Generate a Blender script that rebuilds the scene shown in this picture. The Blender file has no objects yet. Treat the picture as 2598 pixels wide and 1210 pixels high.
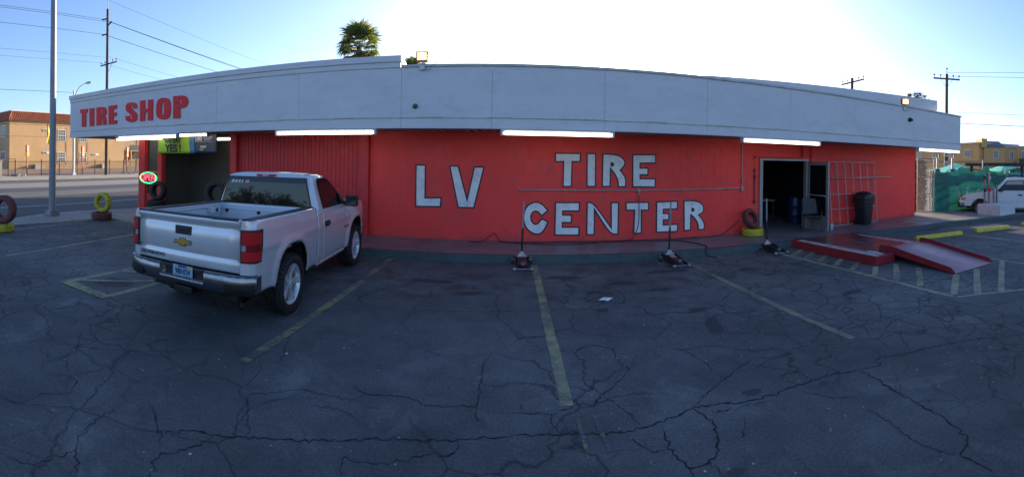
import bpy, bmesh, math, random
from math import sin, cos, pi, radians as R, sqrt, atan2
from mathutils import Matrix, Vector
random.seed(7)
SC = bpy.context.scene
COL = SC.collection

# ---------------------------------------------------------------- camera, sky, sun, exposure
F = 1125.9                                    # pixels per radian of the stitched panorama (2598 px wide)
cam = bpy.data.cameras.new('camera'); cam_ob = bpy.data.objects.new('camera', cam); COL.objects.link(cam_ob); SC.camera = cam_ob
cam.type = 'PANO'; cam.panorama_type = 'CENTRAL_CYLINDRICAL'
cam.central_cylindrical_range_u_min = -1299 / F; cam.central_cylindrical_range_u_max = 1299 / F
cam.central_cylindrical_range_v_min = -(1210 - 408.4) / F; cam.central_cylindrical_range_v_max = 408.4 / F
cam.central_cylindrical_radius = 1
cam.clip_start = 0.05; cam.clip_end = 2000
m = Matrix.Rotation(-.0151, 4, 'Y') @ Matrix.Rotation(-.00995, 4, 'Z') @ Matrix.Rotation(pi / 2, 4, 'X')
m.translation = (0, 0, 2.08); cam_ob.matrix_world = m

SUN_EL, SUN_AZ = R(12), R(14)                 # low sun behind the shop, azimuth from +y towards +x
world = bpy.data.worlds.new('World'); SC.world = world; world.use_nodes = True
wn = world.node_tree; sky = wn.nodes.new('ShaderNodeTexSky'); sky.sky_type = 'NISHITA'; sky.sun_disc = False
sky.sun_elevation = SUN_EL; sky.sun_rotation = SUN_AZ; sky.altitude = 600; sky.air_density = 1.0; sky.dust_density = 1.9; sky.ozone_density = 3.4
tint = wn.nodes.new('ShaderNodeMix'); tint.data_type = 'RGBA'; tint.blend_type = 'MULTIPLY'; tint.inputs[0].default_value = 1; tint.inputs[7].default_value = (1.03, .98, 1.06, 1)   # camera's cool daylight balance
wn.links.new(sky.outputs[0], tint.inputs[6]); wn.links.new(tint.outputs[2], wn.nodes['Background'].inputs[0]); wn.nodes['Background'].inputs[1].default_value = .15
sun = bpy.data.lights.new('sun', 'SUN'); sun.energy = 5.0; sun.angle = R(.5); sun.color = (1, .8, .55)
sun_ob = bpy.data.objects.new('sun', sun); COL.objects.link(sun_ob)
sd = Vector((sin(SUN_AZ) * cos(SUN_EL), cos(SUN_AZ) * cos(SUN_EL), sin(SUN_EL)))
sun_ob.rotation_euler = sd.to_track_quat('Z', 'Y').to_euler()
vs = SC.view_settings; vs.view_transform = 'Standard'; vs.look = 'None'; vs.exposure = 1.1; vs.gamma = 1; vs.use_curve_mapping = False
SC.cycles.max_bounces = 8

# traced outlines (metres): wall letters and sign letters as (x, z), pavement cracks and stain as (x, y)
LETTERS= [('L', [[(-2.246, 1.968), (-1.98, 1.962), (-1.977, 1.167), (-1.578, 1.179), (-1.594, 0.929), (-2.24, 0.917)]]), ('V', [[(-1.416, 1.957), (-1.176, 1.952), (-0.963, 1.194), (-0.812, 1.939), (-0.546, 1.938), (-0.783, 0.922), (-1.189, 0.922)]]), ('T', [[(1.136, 2.301), (1.781, 2.305), (1.777, 2.074), (1.577, 2.072), (1.571, 1.468), (1.333, 1.466), (1.338, 2.068), (1.14, 2.065)]]), ('I', [[(1.913, 2.307), (2.159, 2.312), (2.165, 1.471), (1.922, 1.47)]]), ('R', [[(2.308, 2.3), (2.521, 2.304), (2.728, 2.275), (2.863, 2.193), (2.914, 2.084), (2.885, 1.991), (2.791, 1.891), (2.88, 1.789), (2.935, 1.671), (2.931, 1.465), (2.71, 1.465), (2.708, 1.611), (2.623, 1.787), (2.538, 1.888), (2.53, 1.472), (2.302, 1.472)], [(2.52, 2.089), (2.573, 2.09), (2.611, 2.057), (2.612, 2.013), (2.574, 1.976), (2.522, 1.976)]]), ('E', [[(3.072, 2.3), (3.709, 2.313), (3.713, 2.065), (3.3, 2.059), (3.301, 1.966), (3.512, 1.968), (3.508, 1.766), (3.304, 1.765), (3.305, 1.699), (3.707, 1.7), (3.71, 1.455), (3.084, 1.465)]]), ('C', [[(1.007, 0.893), (0.897, 1.038), (0.789, 1.105), (0.664, 1.118), (0.54, 1.071), (0.435, 0.963), (0.384, 0.802), (0.394, 0.625), (0.442, 0.483), (0.55, 0.377), (0.676, 0.314), (0.783, 0.307), (0.872, 0.361), (0.959, 0.486), (1.014, 0.636), (0.838, 0.721), (0.778, 0.635), (0.725, 0.585), (0.672, 0.584), (0.618, 0.637), (0.591, 0.733), (0.615, 0.822), (0.668, 0.869), (0.739, 0.859), (0.805, 0.788), (0.834, 0.742)]]), ('E', [[(1.154, 1.108), (1.773, 1.109), (1.777, 0.872), (1.367, 0.872), (1.368, 0.808), (1.585, 0.808), (1.581, 0.592), (1.364, 0.593), (1.365, 0.514), (1.775, 0.512), (1.768, 0.285), (1.149, 0.29)]]), ('N', [[(1.934, 1.109), (2.103, 1.12), (2.544, 0.516), (2.535, 1.107), (2.754, 1.105), (2.751, 0.292), (2.525, 0.297), (2.151, 0.87), (2.149, 0.29), (1.932, 0.294)]]), ('T', [[(2.917, 1.104), (3.541, 1.104), (3.537, 0.873), (3.349, 0.876), (3.357, 0.296), (3.125, 0.296), (3.139, 0.88), (2.92, 0.883)]]), ('E', [[(3.723, 1.109), (4.324, 1.118), (4.327, 0.885), (3.939, 0.886), (3.94, 0.811), (4.09, 0.807), (4.093, 0.609), (3.943, 0.614), (3.945, 0.519), (4.345, 0.524), (4.336, 0.302), (3.728, 0.305)]]), ('R', [[(4.477, 1.127), (4.7, 1.13), (4.914, 1.095), (5.045, 1.013), (5.09, 0.894), (5.057, 0.777), (4.946, 0.722), (5.038, 0.621), (5.109, 0.5), (5.099, 0.324), (4.904, 0.322), (4.889, 0.49), (4.801, 0.63), (4.706, 0.711), (4.704, 0.324), (4.494, 0.314)], [(4.703, 0.925), (4.754, 0.923), (4.797, 0.891), (4.798, 0.848), (4.756, 0.814), (4.705, 0.816)]])]
SHOP= [('T', [[(-13.223, 3.742), (-12.766, 3.736), (-12.776, 3.597), (-12.856, 3.596), (-12.857, 3.106), (-13.122, 3.109), (-13.117, 3.61), (-13.212, 3.613)]]), ('I', [[(-12.656, 3.738), (-12.384, 3.735), (-12.379, 3.109), (-12.638, 3.11)]]), ('R', [[(-12.244, 3.739), (-11.929, 3.736), (-11.748, 3.706), (-11.683, 3.628), (-11.681, 3.507), (-11.726, 3.445), (-11.78, 3.426), (-11.707, 3.378), (-11.688, 3.306), (-11.686, 3.124), (-11.883, 3.123), (-11.905, 3.346), (-11.96, 3.371), (-11.971, 3.12), (-12.234, 3.117)], [(-12.008, 3.653), (-11.946, 3.648), (-11.926, 3.569), (-11.944, 3.515), (-12.006, 3.508)]]), ('E', [[(-11.571, 3.735), (-11.136, 3.736), (-11.141, 3.619), (-11.31, 3.615), (-11.308, 3.492), (-11.149, 3.492), (-11.154, 3.382), (-11.306, 3.38), (-11.304, 3.234), (-11.125, 3.239), (-11.13, 3.129), (-11.562, 3.118)]]), ('S', [[(-10.154, 3.546), (-10.337, 3.549), (-10.354, 3.642), (-10.416, 3.667), (-10.447, 3.649), (-10.43, 3.587), (-10.321, 3.497), (-10.198, 3.417), (-10.145, 3.343), (-10.144, 3.242), (-10.209, 3.165), (-10.377, 3.129), (-10.565, 3.152), (-10.693, 3.221), (-10.717, 3.337), (-10.489, 3.344), (-10.466, 3.25), (-10.419, 3.227), (-10.385, 3.256), (-10.395, 3.318), (-10.49, 3.396), (-10.633, 3.477), (-10.698, 3.555), (-10.7, 3.669), (-10.621, 3.746), (-10.449, 3.762), (-10.263, 3.737), (-10.171, 3.668)]]), ('H', [[(-10.029, 3.774), (-9.803, 3.768), (-9.793, 3.51), (-9.675, 3.508), (-9.673, 3.771), (-9.461, 3.765), (-9.466, 3.143), (-9.678, 3.147), (-9.682, 3.394), (-9.797, 3.397), (-9.808, 3.148), (-10.02, 3.145)]]), ('O', [[(-9.318, 3.487), (-9.307, 3.64), (-9.226, 3.749), (-9.065, 3.783), (-8.879, 3.758), (-8.774, 3.693), (-8.728, 3.559), (-8.73, 3.391), (-8.746, 3.242), (-8.818, 3.171), (-8.975, 3.141), (-9.163, 3.16), (-9.273, 3.233), (-9.324, 3.332)], [(-9.087, 3.471), (-9.076, 3.641), (-9.042, 3.677), (-9.004, 3.636), (-8.994, 3.464), (-9.004, 3.294), (-9.049, 3.259), (-9.084, 3.299)]]), ('P', [[(-8.634, 3.784), (-8.295, 3.787), (-8.148, 3.749), (-8.074, 3.657), (-8.073, 3.548), (-8.132, 3.462), (-8.241, 3.433), (-8.364, 3.432), (-8.365, 3.153), (-8.632, 3.152)], [(-8.393, 3.678), (-8.343, 3.674), (-8.317, 3.612), (-8.341, 3.549), (-8.39, 3.535)]])]
CRACKS= [(3, [(0.068, 3.371), (0.342, 3.364), (0.615, 3.334), (0.924, 3.304), (1.061, 3.329), (1.199, 3.343), (1.455, 3.418), (1.548, 3.463), (1.744, 3.436), (1.959, 3.357), (2.29, 3.317), (2.765, 3.324), (2.984, 3.277), (3.237, 3.163)]), (2.5, [(3.237, 3.163), (3.495, 3.094), (3.53, 3.196), (3.626, 3.24), (3.841, 3.077), (4.124, 2.982), (4.456, 2.814), (4.726, 2.612), (4.955, 2.318)]), (3, [(3.237, 3.163), (3.227, 2.933), (3.157, 2.501), (3.099, 2.152), (3.028, 1.849), (2.908, 1.704), (2.761, 1.676), (2.745, 1.494), (2.713, 1.383)]), (2, [(2.761, 1.676), (2.691, 1.938), (2.695, 2.131), (2.766, 2.334), (2.787, 2.483), (2.761, 2.598)]), (3, [(1.548, 3.463), (1.641, 3.229), (1.593, 3.03), (1.489, 2.844), (1.386, 2.763), (1.248, 2.779), (1.207, 2.895), (1.18, 3.022), (1.209, 3.162), (1.216, 3.295)]), (2.5, [(1.248, 2.779), (1.2, 2.684)]), (2, [(1.386, 2.763), (1.419, 2.604)]), (1.6, [(1.18, 3.022), (1.058, 3.027), (0.973, 3.147), (0.934, 3.283)]), (1.8, [(1.578, 3.468), (1.822, 3.654), (2.099, 3.818), (2.32, 3.945), (2.558, 4.055)]), (1.6, [(1.958, 3.932), (2.024, 4.043), (2.027, 4.191), (1.949, 4.545), (1.8, 4.656)]), (1.4, [(2.014, 4.023), (2.038, 3.849), (2.099, 3.818)]), (1.6, [(0.374, 3.374), (0.391, 3.628), (0.253, 3.65), (0.071, 3.666)]), (1.8, [(0.391, 3.628), (0.676, 3.78), (0.75, 3.705), (0.875, 3.881), (1.098, 4.096), (1.239, 4.316), (1.176, 4.566), (1.194, 4.821), (0.994, 4.967), (0.819, 4.882), (0.751, 4.735), (0.833, 4.578), (0.738, 4.085), (0.807, 4.0), (0.875, 3.881), (0.984, 3.659), (1.073, 3.367)]), (1.4, [(1.649, 3.32), (1.972, 3.276), (2.233, 3.232)]), (1.4, [(1.88, 3.122), (1.744, 2.922), (1.627, 2.93)]), (1.3, [(1.22, 6.281), (1.249, 5.857), (1.366, 5.536), (1.638, 5.367), (2.015, 5.22)]), (1.6, [(2.846, 6.349), (2.969, 5.573), (3.142, 5.251), (3.232, 4.887), (3.499, 4.852), (3.592, 5.03), (3.569, 5.348)]), (1.4, [(3.232, 4.887), (3.043, 4.832), (2.978, 4.634), (3.151, 4.45)]), (1.6, [(3.112, 4.111), (3.373, 4.064), (3.612, 4.197), (3.771, 4.424)]), (2, [(3.857, 4.402), (3.947, 4.042), (4.223, 4.025), (4.714, 3.959), (5.427, 3.857), (5.441, 3.44), (5.402, 3.02), (5.271, 2.613), (5.118, 2.283)]), (1.6, [(5.427, 3.857), (5.9, 4.176), (6.139, 4.346)]), (1.6, [(5.481, 3.785), (5.925, 3.385), (6.192, 2.9)]), (1.6, [(5.441, 3.44), (4.981, 3.372), (4.752, 3.062), (4.726, 2.612)]), (1.7, [(1.907, 4.561), (2.298, 4.546), (2.595, 4.241), (2.856, 4.148), (2.962, 3.948), (2.692, 3.945), (2.558, 4.055)]), (1.4, [(2.324, 4.211), (2.325, 3.994), (2.452, 3.924), (2.722, 3.59), (2.765, 3.324)]), (1.4, [(3.151, 4.45), (3.453, 4.238)]), (1.3, [(3.33, 3.595), (3.18, 3.463), (3.34, 3.384)]), (1.4, [(2.558, 3.217), (2.691, 2.952), (2.863, 2.819)]), (1.3, [(0.125, 3.85), (0.169, 3.637)]), (1.3, [(0.091, 5.54), (0.273, 5.14), (0.414, 4.864)]), (1.3, [(0.551, 3.318), (0.536, 3.224), (0.337, 3.154)]), (2.6, [(0.068, 3.347), (-0.36, 3.277), (-0.898, 3.161), (-1.239, 3.016), (-1.665, 2.809), (-1.995, 2.631), (-2.16, 2.571), (-2.292, 2.379)]), (2.2, [(-1.995, 2.631), (-2.035, 2.403), (-2.146, 2.209), (-2.12, 2.105), (-2.044, 1.968)]), (2, [(-2.198, 2.232), (-2.313, 2.358), (-2.332, 2.356), (-2.489, 2.489), (-2.673, 2.587)]), (2, [(-0.166, 4.705), (-0.22, 4.515), (-0.216, 3.967), (-0.244, 3.737), (-0.379, 3.721), (-0.648, 3.69), (-0.828, 3.794), (-1.19, 3.718), (-1.382, 3.83)]), (1.5, [(-1.19, 3.718), (-1.31, 3.585), (-1.533, 3.576), (-1.767, 3.572), (-1.922, 3.406), (-2.12, 3.256), (-1.801, 2.746)]), (1.5, [(-0.244, 3.737), (-0.215, 3.565), (-0.129, 3.438)]), (1.8, [(-2.808, 2.338), (-2.777, 2.147), (-2.715, 1.966), (-2.651, 1.847), (-2.499, 1.725), (-2.348, 1.607)]), (1.5, [(-4.178, 2.345), (-3.909, 2.337), (-3.814, 2.497), (-3.874, 2.664), (-4.246, 2.974), (-4.201, 3.146)]), (1.5, [(-3.814, 2.497), (-3.487, 2.308), (-3.353, 2.308), (-3.184, 2.129)]), (1.4, [(-2.449, 4.661), (-2.297, 4.236), (-2.169, 3.877)]), (1.4, [(-3.414, 1.567), (-3.267, 1.666), (-3.317, 1.905), (-3.211, 2.147)]), (1.4, [(-2.788, 1.283), (-2.639, 1.363), (-2.576, 1.483), (-2.56, 1.784)]), (1.4, [(-0.329, 3.27), (-0.354, 3.108), (-0.549, 3.073), (-0.747, 2.939), (-0.913, 2.875), (-1.092, 2.883), (-1.034, 2.696)]), (1.3, [(-1.591, 3.371), (-1.339, 3.424), (-1.143, 3.32)])]
OIL= [(2.546, 5.282), (2.674, 5.392), (2.726, 5.284), (2.677, 5.103), (2.658, 4.957), (2.591, 4.856), (2.475, 4.846), (2.444, 4.924), (2.492, 5.109)]

# ---------------------------------------------------------------- helpers
class MB:
    """collects geometry; build() links it as one mesh object"""
    def __init__(s): s.v = []; s.f = []
    def add(s, vs, fs):
        o = len(s.v); s.v += [tuple(v) for v in vs]; s.f += [tuple(i + o for i in f) for f in fs]; return s
    def box(s, x0, x1, y0, y1, z0, z1, M=None):
        vs = [(x, y, z) for z in (z0, z1) for y in (y0, y1) for x in (x0, x1)]
        if M is not None: vs = [M @ Vector(v) for v in vs]
        return s.add(vs, [(0, 2, 3, 1), (4, 5, 7, 6), (0, 1, 5, 4), (2, 6, 7, 3), (0, 4, 6, 2), (1, 3, 7, 5)])
    def beam(s, a, b, w, h, up=(0, 0, 1)):
        a, b = Vector(a), Vector(b); d = (b - a).normalized(); u = Vector(up)
        if abs(d.dot(u)) > .98: u = Vector((1, 0, 0))
        x = d.cross(u).normalized(); u = x.cross(d)
        vs = [p + x * (i * w / 2) + u * (j * h / 2) for p in (a, b) for i, j in ((-1, -1), (1, -1), (1, 1), (-1, 1))]
        return s.add(vs, [(3, 2, 1, 0), (4, 5, 6, 7), (0, 1, 5, 4), (1, 2, 6, 5), (2, 3, 7, 6), (3, 0, 4, 7)])
    def tube(s, pts, r, n=8, caps=True):
        pts = [Vector(p) for p in pts]; k = len(pts); rs = r if isinstance(r, (list, tuple)) else [r] * k
        ref = None; vs = []
        for i, p in enumerate(pts):
            d = (pts[min(i + 1, k - 1)] - pts[max(i - 1, 0)]).normalized()
            if ref is None: ref = Vector((0, 0, 1)) if abs(d.z) < .9 else Vector((1, 0, 0))
            x = d.cross(ref).normalized(); ref = x.cross(d)
            vs += [p + (x * cos(2 * pi * j / n) + ref * sin(2 * pi * j / n)) * rs[i] for j in range(n)]
        fs = [(i * n + j, i * n + (j + 1) % n, (i + 1) * n + (j + 1) % n, (i + 1) * n + j) for i in range(k - 1) for j in range(n)]
        if caps: fs += [tuple(range(n - 1, -1, -1)), tuple((k - 1) * n + j for j in range(n))]
        return s.add(vs, fs)
    def lathe(s, prof, n=24, M=None, closed=False, caps=True):
        vs = [Vector((r * cos(2 * pi * j / n), r * sin(2 * pi * j / n), z)) for r, z in prof for j in range(n)]
        if M is not None: vs = [M @ v for v in vs]
        k = len(prof); fs = []
        for i in range(k if closed else k - 1):
            i2 = (i + 1) % k
            fs += [(i * n + j, i * n + (j + 1) % n, i2 * n + (j + 1) % n, i2 * n + j) for j in range(n)]
        if not closed and caps:
            if prof[0][0] > 1e-4: fs.append(tuple(range(n - 1, -1, -1)))
            if prof[-1][0] > 1e-4: fs.append(tuple((k - 1) * n + j for j in range(n)))
        return s.add(vs, fs)
    def prism(s, poly, z0, z1, M=None):
        n = len(poly); vs = [Vector((x, y, z)) for z in (z0, z1) for x, y in poly]
        if M is not None: vs = [M @ v for v in vs]
        return s.add(vs, [tuple(range(n - 1, -1, -1)), tuple(range(n, 2 * n))] + [(i, (i + 1) % n, n + (i + 1) % n, n + i) for i in range(n)])
    def sheet(s, poly, z): return s.add([(x, y, z) for x, y in poly], [tuple(range(len(poly)))])
    def grid(s, P):
        """P = rows of points"""
        r, c = len(P), len(P[0])
        return s.add([p for row in P for p in row], [(i * c + j, i * c + j + 1, (i + 1) * c + j + 1, (i + 1) * c + j) for i in range(r - 1) for j in range(c - 1)])
    def mesh(s, name, fix=True):
        me = bpy.data.meshes.new(name); me.from_pydata(s.v, [], s.f)
        if fix:
            bm = bmesh.new(); bm.from_mesh(me); bmesh.ops.recalc_face_normals(bm, faces=bm.faces); bm.to_mesh(me); bm.free()
        return me
    def build(s, name, mat, parent=None, smooth=None, bevel=0, fix=True, kind=None):
        me = s.mesh(name, fix); me.materials.append(mat)
        if smooth is not None:
            me.polygons.foreach_set('use_smooth', [True] * len(me.polygons))
            if smooth < 180: me.set_sharp_from_angle(angle=R(smooth))
        o = link(name, me, parent)
        if bevel:
            b = o.modifiers.new('bevel', 'BEVEL'); b.width = bevel; b.segments = 2; b.limit_method = 'ANGLE'; b.angle_limit = R(40)
        if kind: o['kind'] = kind
        return o
def link(name, data, parent=None):
    o = bpy.data.objects.new(name, data); COL.objects.link(o)
    if parent is not None: o.parent = parent
    return o
def tag(o, label, cat, group=None):
    o['label'] = label; o['category'] = cat
    if group: o['group'] = group
    return o
def thing(name, label, cat, loc=(0, 0, 0), rot=0, group=None):
    o = link(name, None); o.location = loc; o.rotation_euler = (0, 0, rot); o.empty_display_size = .2
    return tag(o, label, cat, group)
def copy_tree(o, parent=None):
    kids = list(o.children)
    c = o.copy(); COL.objects.link(c)
    if parent is not None: c.parent = parent
    for k in kids: copy_tree(k, c)
    return c
def text_mesh(name, txt, size, M, mat, parent, extrude=.004, offset=0., align='CENTER', sx=1.):
    cu = bpy.data.curves.new(name, 'FONT'); cu.body = txt; cu.size = size; cu.extrude = extrude; cu.offset = offset; cu.align_x = align; cu.align_y = 'CENTER'; cu.resolution_u = 3
    ob = bpy.data.objects.new(name, cu); COL.objects.link(ob)
    dg = bpy.context.evaluated_depsgraph_get(); me = bpy.data.meshes.new_from_object(ob.evaluated_get(dg)); bpy.data.objects.remove(ob)
    me.transform(M @ Matrix.Diagonal((sx, 1, 1, 1))); me.name = name; me.materials.clear(); me.materials.append(mat)
    return link(name, me, parent)
def soften(lp, it=2):
    """round the gentle bends of an outline and keep its sharp corners"""
    for _ in range(it):
        out = []; n = len(lp)
        for i in range(n):
            a, b, c = (Vector(lp[(i + k) % n]) for k in (-1, 0, 1)); d1, d2 = b - a, c - b
            if d1.length and d2.length and abs(d1.angle_signed(d2)) < R(58) and min(d1.length, d2.length) > .012: out += [tuple(b.lerp(a, .25)), tuple(b.lerp(c, .25))]
            else: out.append(tuple(b))
        lp = out
    return lp
def poly_mesh(name, loops, M, mat, parent, depth, offset=0.):
    """flat outline with holes, given thickness; offset grows or shrinks the outline"""
    cu = bpy.data.curves.new(name, 'CURVE'); cu.dimensions = '2D'; cu.fill_mode = 'BOTH'; cu.extrude = depth; cu.offset = offset
    for lp in map(soften, loops):
        sp = cu.splines.new('POLY'); sp.points.add(len(lp) - 1); sp.use_cyclic_u = True
        for p, (x, y) in zip(sp.points, lp): p.co = (x, y, 0, 1)
    ob = bpy.data.objects.new(name, cu); COL.objects.link(ob)
    dg = bpy.context.evaluated_depsgraph_get(); me = bpy.data.meshes.new_from_object(ob.evaluated_get(dg)); bpy.data.objects.remove(ob)
    me.transform(M); me.name = name; me.materials.clear(); me.materials.append(mat)
    return link(name, me, parent)
WALLM = lambda y: Matrix(((1, 0, 0, 0), (0, 0, -1, y), (0, 1, 0, 0), (0, 0, 0, 1)))   # drawing plane (x, z) standing at depth y, facing -y

# ---------------------------------------------------------------- materials
def nd(nt, t, **k):
    n = nt.nodes.new(t)
    for a, b in k.items():
        if a in n.inputs.keys(): n.inputs[a].default_value = b
        else: setattr(n, a, b)
    return n
def ramp(nt, src, stops, interp='LINEAR'):
    r = nt.nodes.new('ShaderNodeValToRGB'); r.color_ramp.interpolation = interp
    e = r.color_ramp.elements
    while len(e) < len(stops): e.new(.5)
    for el, (p, c) in zip(e, stops): el.position = p; el.color = (*c, 1) if len(c) == 3 else c
    nt.links.new(src, r.inputs[0]); return r.outputs[0]
def g3(v): return (v, v, v)
def mixc(nt, fac, a, b, mode='MIX'):
    n = nt.nodes.new('ShaderNodeMix'); n.data_type = 'RGBA'; n.blend_type = mode
    for sock, val in ((n.inputs[0], fac), (n.inputs[6], a), (n.inputs[7], b)):
        if hasattr(val, 'is_output'): nt.links.new(val, sock)
        elif isinstance(val, (int, float)): sock.default_value = val
        else: sock.default_value = (*val, 1)
    return n.outputs[2]
def mth(nt, op, a, b=0., c=0.):
    n = nt.nodes.new('ShaderNodeMath'); n.operation = op
    for s_, v in zip(n.inputs, (a, b, c)):
        if hasattr(v, 'is_output'): nt.links.new(v, s_)
        else: s_.default_value = v
    return n.outputs[0]
def newmat(name):
    ma = bpy.data.materials.new(name); ma.use_nodes = True; nt = ma.node_tree; return ma, nt, nt.nodes['Principled BSDF']
def coords(nt, worldspace=False, scale=(1, 1, 1)):
    if worldspace: src = nt.nodes.new('ShaderNodeNewGeometry').outputs['Position']
    else: src = nt.nodes.new('ShaderNodeTexCoord').outputs['Object']
    if scale != (1, 1, 1):
        mp = nt.nodes.new('ShaderNodeMapping'); mp.inputs['Scale'].default_value = scale; nt.links.new(src, mp.inputs[0]); src = mp.outputs[0]
    return src
def noise(nt, co, scale, detail=4, rough=.6, dist=0.):
    n = nd(nt, 'ShaderNodeTexNoise'); n.inputs['Scale'].default_value = scale; n.inputs['Detail'].default_value = detail; n.inputs['Roughness'].default_value = rough; n.inputs['Distortion'].default_value = dist
    nt.links.new(co, n.inputs['Vector']); return n.outputs[0]
def bumpn(nt, bs, h, strength, dist=.01):
    b = nt.nodes.new('ShaderNodeBump'); b.inputs['Strength'].default_value = strength; b.inputs['Distance'].default_value = dist
    nt.links.new(h, b.inputs['Height']); nt.links.new(b.outputs[0], bs.inputs['Normal'])
_mc = {}
def mat(name, col, rough=.6, metal=0., var=.18, scale=2.5, bump=.15, bscale=60, coat=0., spec=.5, dirt=None, dirt_amt=.35, dscale=5., stretch=(1, 1, 1), ws=False, bdist=.004, emit=None, es=0.):
    if name in _mc: return _mc[name]
    ma, nt, bs = newmat(name); co = coords(nt, ws, stretch)
    n1 = noise(nt, co, scale, 5); f = ramp(nt, n1, [(.25, g3(1 - var)), (.75, g3(1 + var * .6))])
    c = mixc(nt, 1., col, f, 'MULTIPLY')
    if dirt is not None:
        dn = noise(nt, co, dscale, 7, .7); fac = ramp(nt, dn, [(.5, g3(0)), (.68, g3(dirt_amt))]); c = mixc(nt, fac, c, dirt)
    nt.links.new(c, bs.inputs['Base Color'])
    r2 = noise(nt, co, scale * 3, 3); rr = ramp(nt, r2, [(.3, g3(max(.02, rough * .8))), (.7, g3(min(1, rough * 1.15)))]); nt.links.new(rr, bs.inputs['Roughness'])
    bs.inputs['Metallic'].default_value = metal; bs.inputs['Coat Weight'].default_value = coat; bs.inputs['Coat Roughness'].default_value = .06; bs.inputs['Specular IOR Level'].default_value = spec
    if bump: bumpn(nt, bs, noise(nt, co, bscale, 4), bump, bdist)
    if emit: bs.inputs['Emission Color'].default_value = (*emit, 1); bs.inputs['Emission Strength'].default_value = es
    _mc[name] = ma; return ma

def asphalt(nt, co):
    """cracked, patched, oil-stained asphalt: returns colour, roughness, height"""
    big = noise(nt, co, .35, 5, .6); mid = noise(nt, co, 2.2, 6, .65); fine = noise(nt, co, 42, 4, .75)
    c = ramp(nt, big, [(.3, (.072, .074, .078)), (.5, (.108, .110, .114)), (.68, (.150, .150, .150))])
    c = mixc(nt, 1., c, ramp(nt, mid, [(.25, g3(.72)), (.5, g3(1.)), (.8, g3(1.25))]), 'MULTIPLY')
    c = mixc(nt, .8, c, ramp(nt, fine, [(.3, g3(.5)), (.55, g3(1.1)), (.72, g3(1.7)), (.85, g3(2.6))]), 'MULTIPLY')
    sp = nt.nodes.new('ShaderNodeSeparateXYZ'); nt.links.new(co, sp.inputs[0])
    # foreground painted darker to mimic the camera's exposure falloff, with a ragged edge
    zone_tone = ramp(nt, mth(nt, 'ADD', mth(nt, 'MULTIPLY', sp.outputs[1], .1), mth(nt, 'MULTIPLY', big, .35)), [(.38, g3(.66)), (.62, g3(1.))]); c = mixc(nt, 1., c, zone_tone, 'MULTIPLY')
    # worn grey dust streaks and oil
    dust = noise(nt, co, .9, 8, .72, .6); c = mixc(nt, ramp(nt, dust, [(.55, g3(0)), (.75, g3(.45))]), c, (.29, .285, .28))
    near_curb = ramp(nt, mth(nt, 'MULTIPLY', sp.outputs[1], .1), [(.5, g3(0)), (.72, g3(1))])
    oil = noise(nt, co, 1.7, 6, .62, .3); ofac = mth(nt, 'MULTIPLY', ramp(nt, oil, [(.52, g3(0)), (.62, g3(.75))]), near_curb); c = mixc(nt, ofac, c, (.062, .058, .058))
    # pale grit
    vo = nd(nt, 'ShaderNodeTexVoronoi', feature='F1'); vo.inputs['Scale'].default_value = 7; nt.links.new(co, vo.inputs['Vector'])
    c = mixc(nt, ramp(nt, vo.outputs['Distance'], [(.0, g3(.9)), (.08, g3(0))]), c, (.50, .50, .47))
    # crazing: warped voronoi edges, masked to patches
    wv = nd(nt, 'ShaderNodeTexNoise'); wv.inputs['Scale'].default_value = 1.6; wv.inputs['Detail'].default_value = 6; nt.links.new(co, wv.inputs['Vector'])
    sub = nt.nodes.new('ShaderNodeVectorMath'); sub.operation = 'MULTIPLY_ADD'; nt.links.new(wv.outputs['Color'], sub.inputs[0]); sub.inputs[1].default_value = g3(.55); nt.links.new(co, sub.inputs[2])
    def cracks(sc, w, lo, hi, mscale, off):
        v = nd(nt, 'ShaderNodeTexVoronoi', feature='DISTANCE_TO_EDGE'); v.inputs['Scale'].default_value = sc; nt.links.new(sub.outputs[0], v.inputs['Vector'])
        k = ramp(nt, v.outputs['Distance'], [(0, g3(1)), (w * sc, g3(0))])
        mp = nt.nodes.new('ShaderNodeMapping'); mp.inputs['Location'].default_value = (off, off * 1.7, 0); nt.links.new(co, mp.inputs[0])
        mk = ramp(nt, noise(nt, mp.outputs[0], mscale, 2), [(lo, g3(0)), (hi, g3(1))])
        return mth(nt, 'MULTIPLY', k, mk)
    side = ramp(nt, mth(nt, 'MULTIPLY_ADD', sp.outputs[0], .05, .5), [(.08, g3(1)), (.24, g3(1)), (.40, g3(.22)), (.60, g3(.18)), (.74, g3(1))])
    k1 = mth(nt, 'MULTIPLY', cracks(2.3, .018, .40, .54, .45, 3.), side); k2 = mth(nt, 'MULTIPLY', cracks(.95, .016, .38, .52, .5, 11.), .85)
    k = mth(nt, 'MAXIMUM', k1, k2)
    c = mixc(nt, mth(nt, 'MULTIPLY', k, .9), c, (.018, .020, .021))
    h = mth(nt, 'SUBTRACT', mth(nt, 'MULTIPLY', fine, .35), k)
    return c, h
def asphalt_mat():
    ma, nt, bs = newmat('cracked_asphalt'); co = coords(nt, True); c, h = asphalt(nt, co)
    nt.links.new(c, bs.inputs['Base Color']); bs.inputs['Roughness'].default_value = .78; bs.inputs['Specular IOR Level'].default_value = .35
    bumpn(nt, bs, h, .5, .012); return ma
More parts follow.
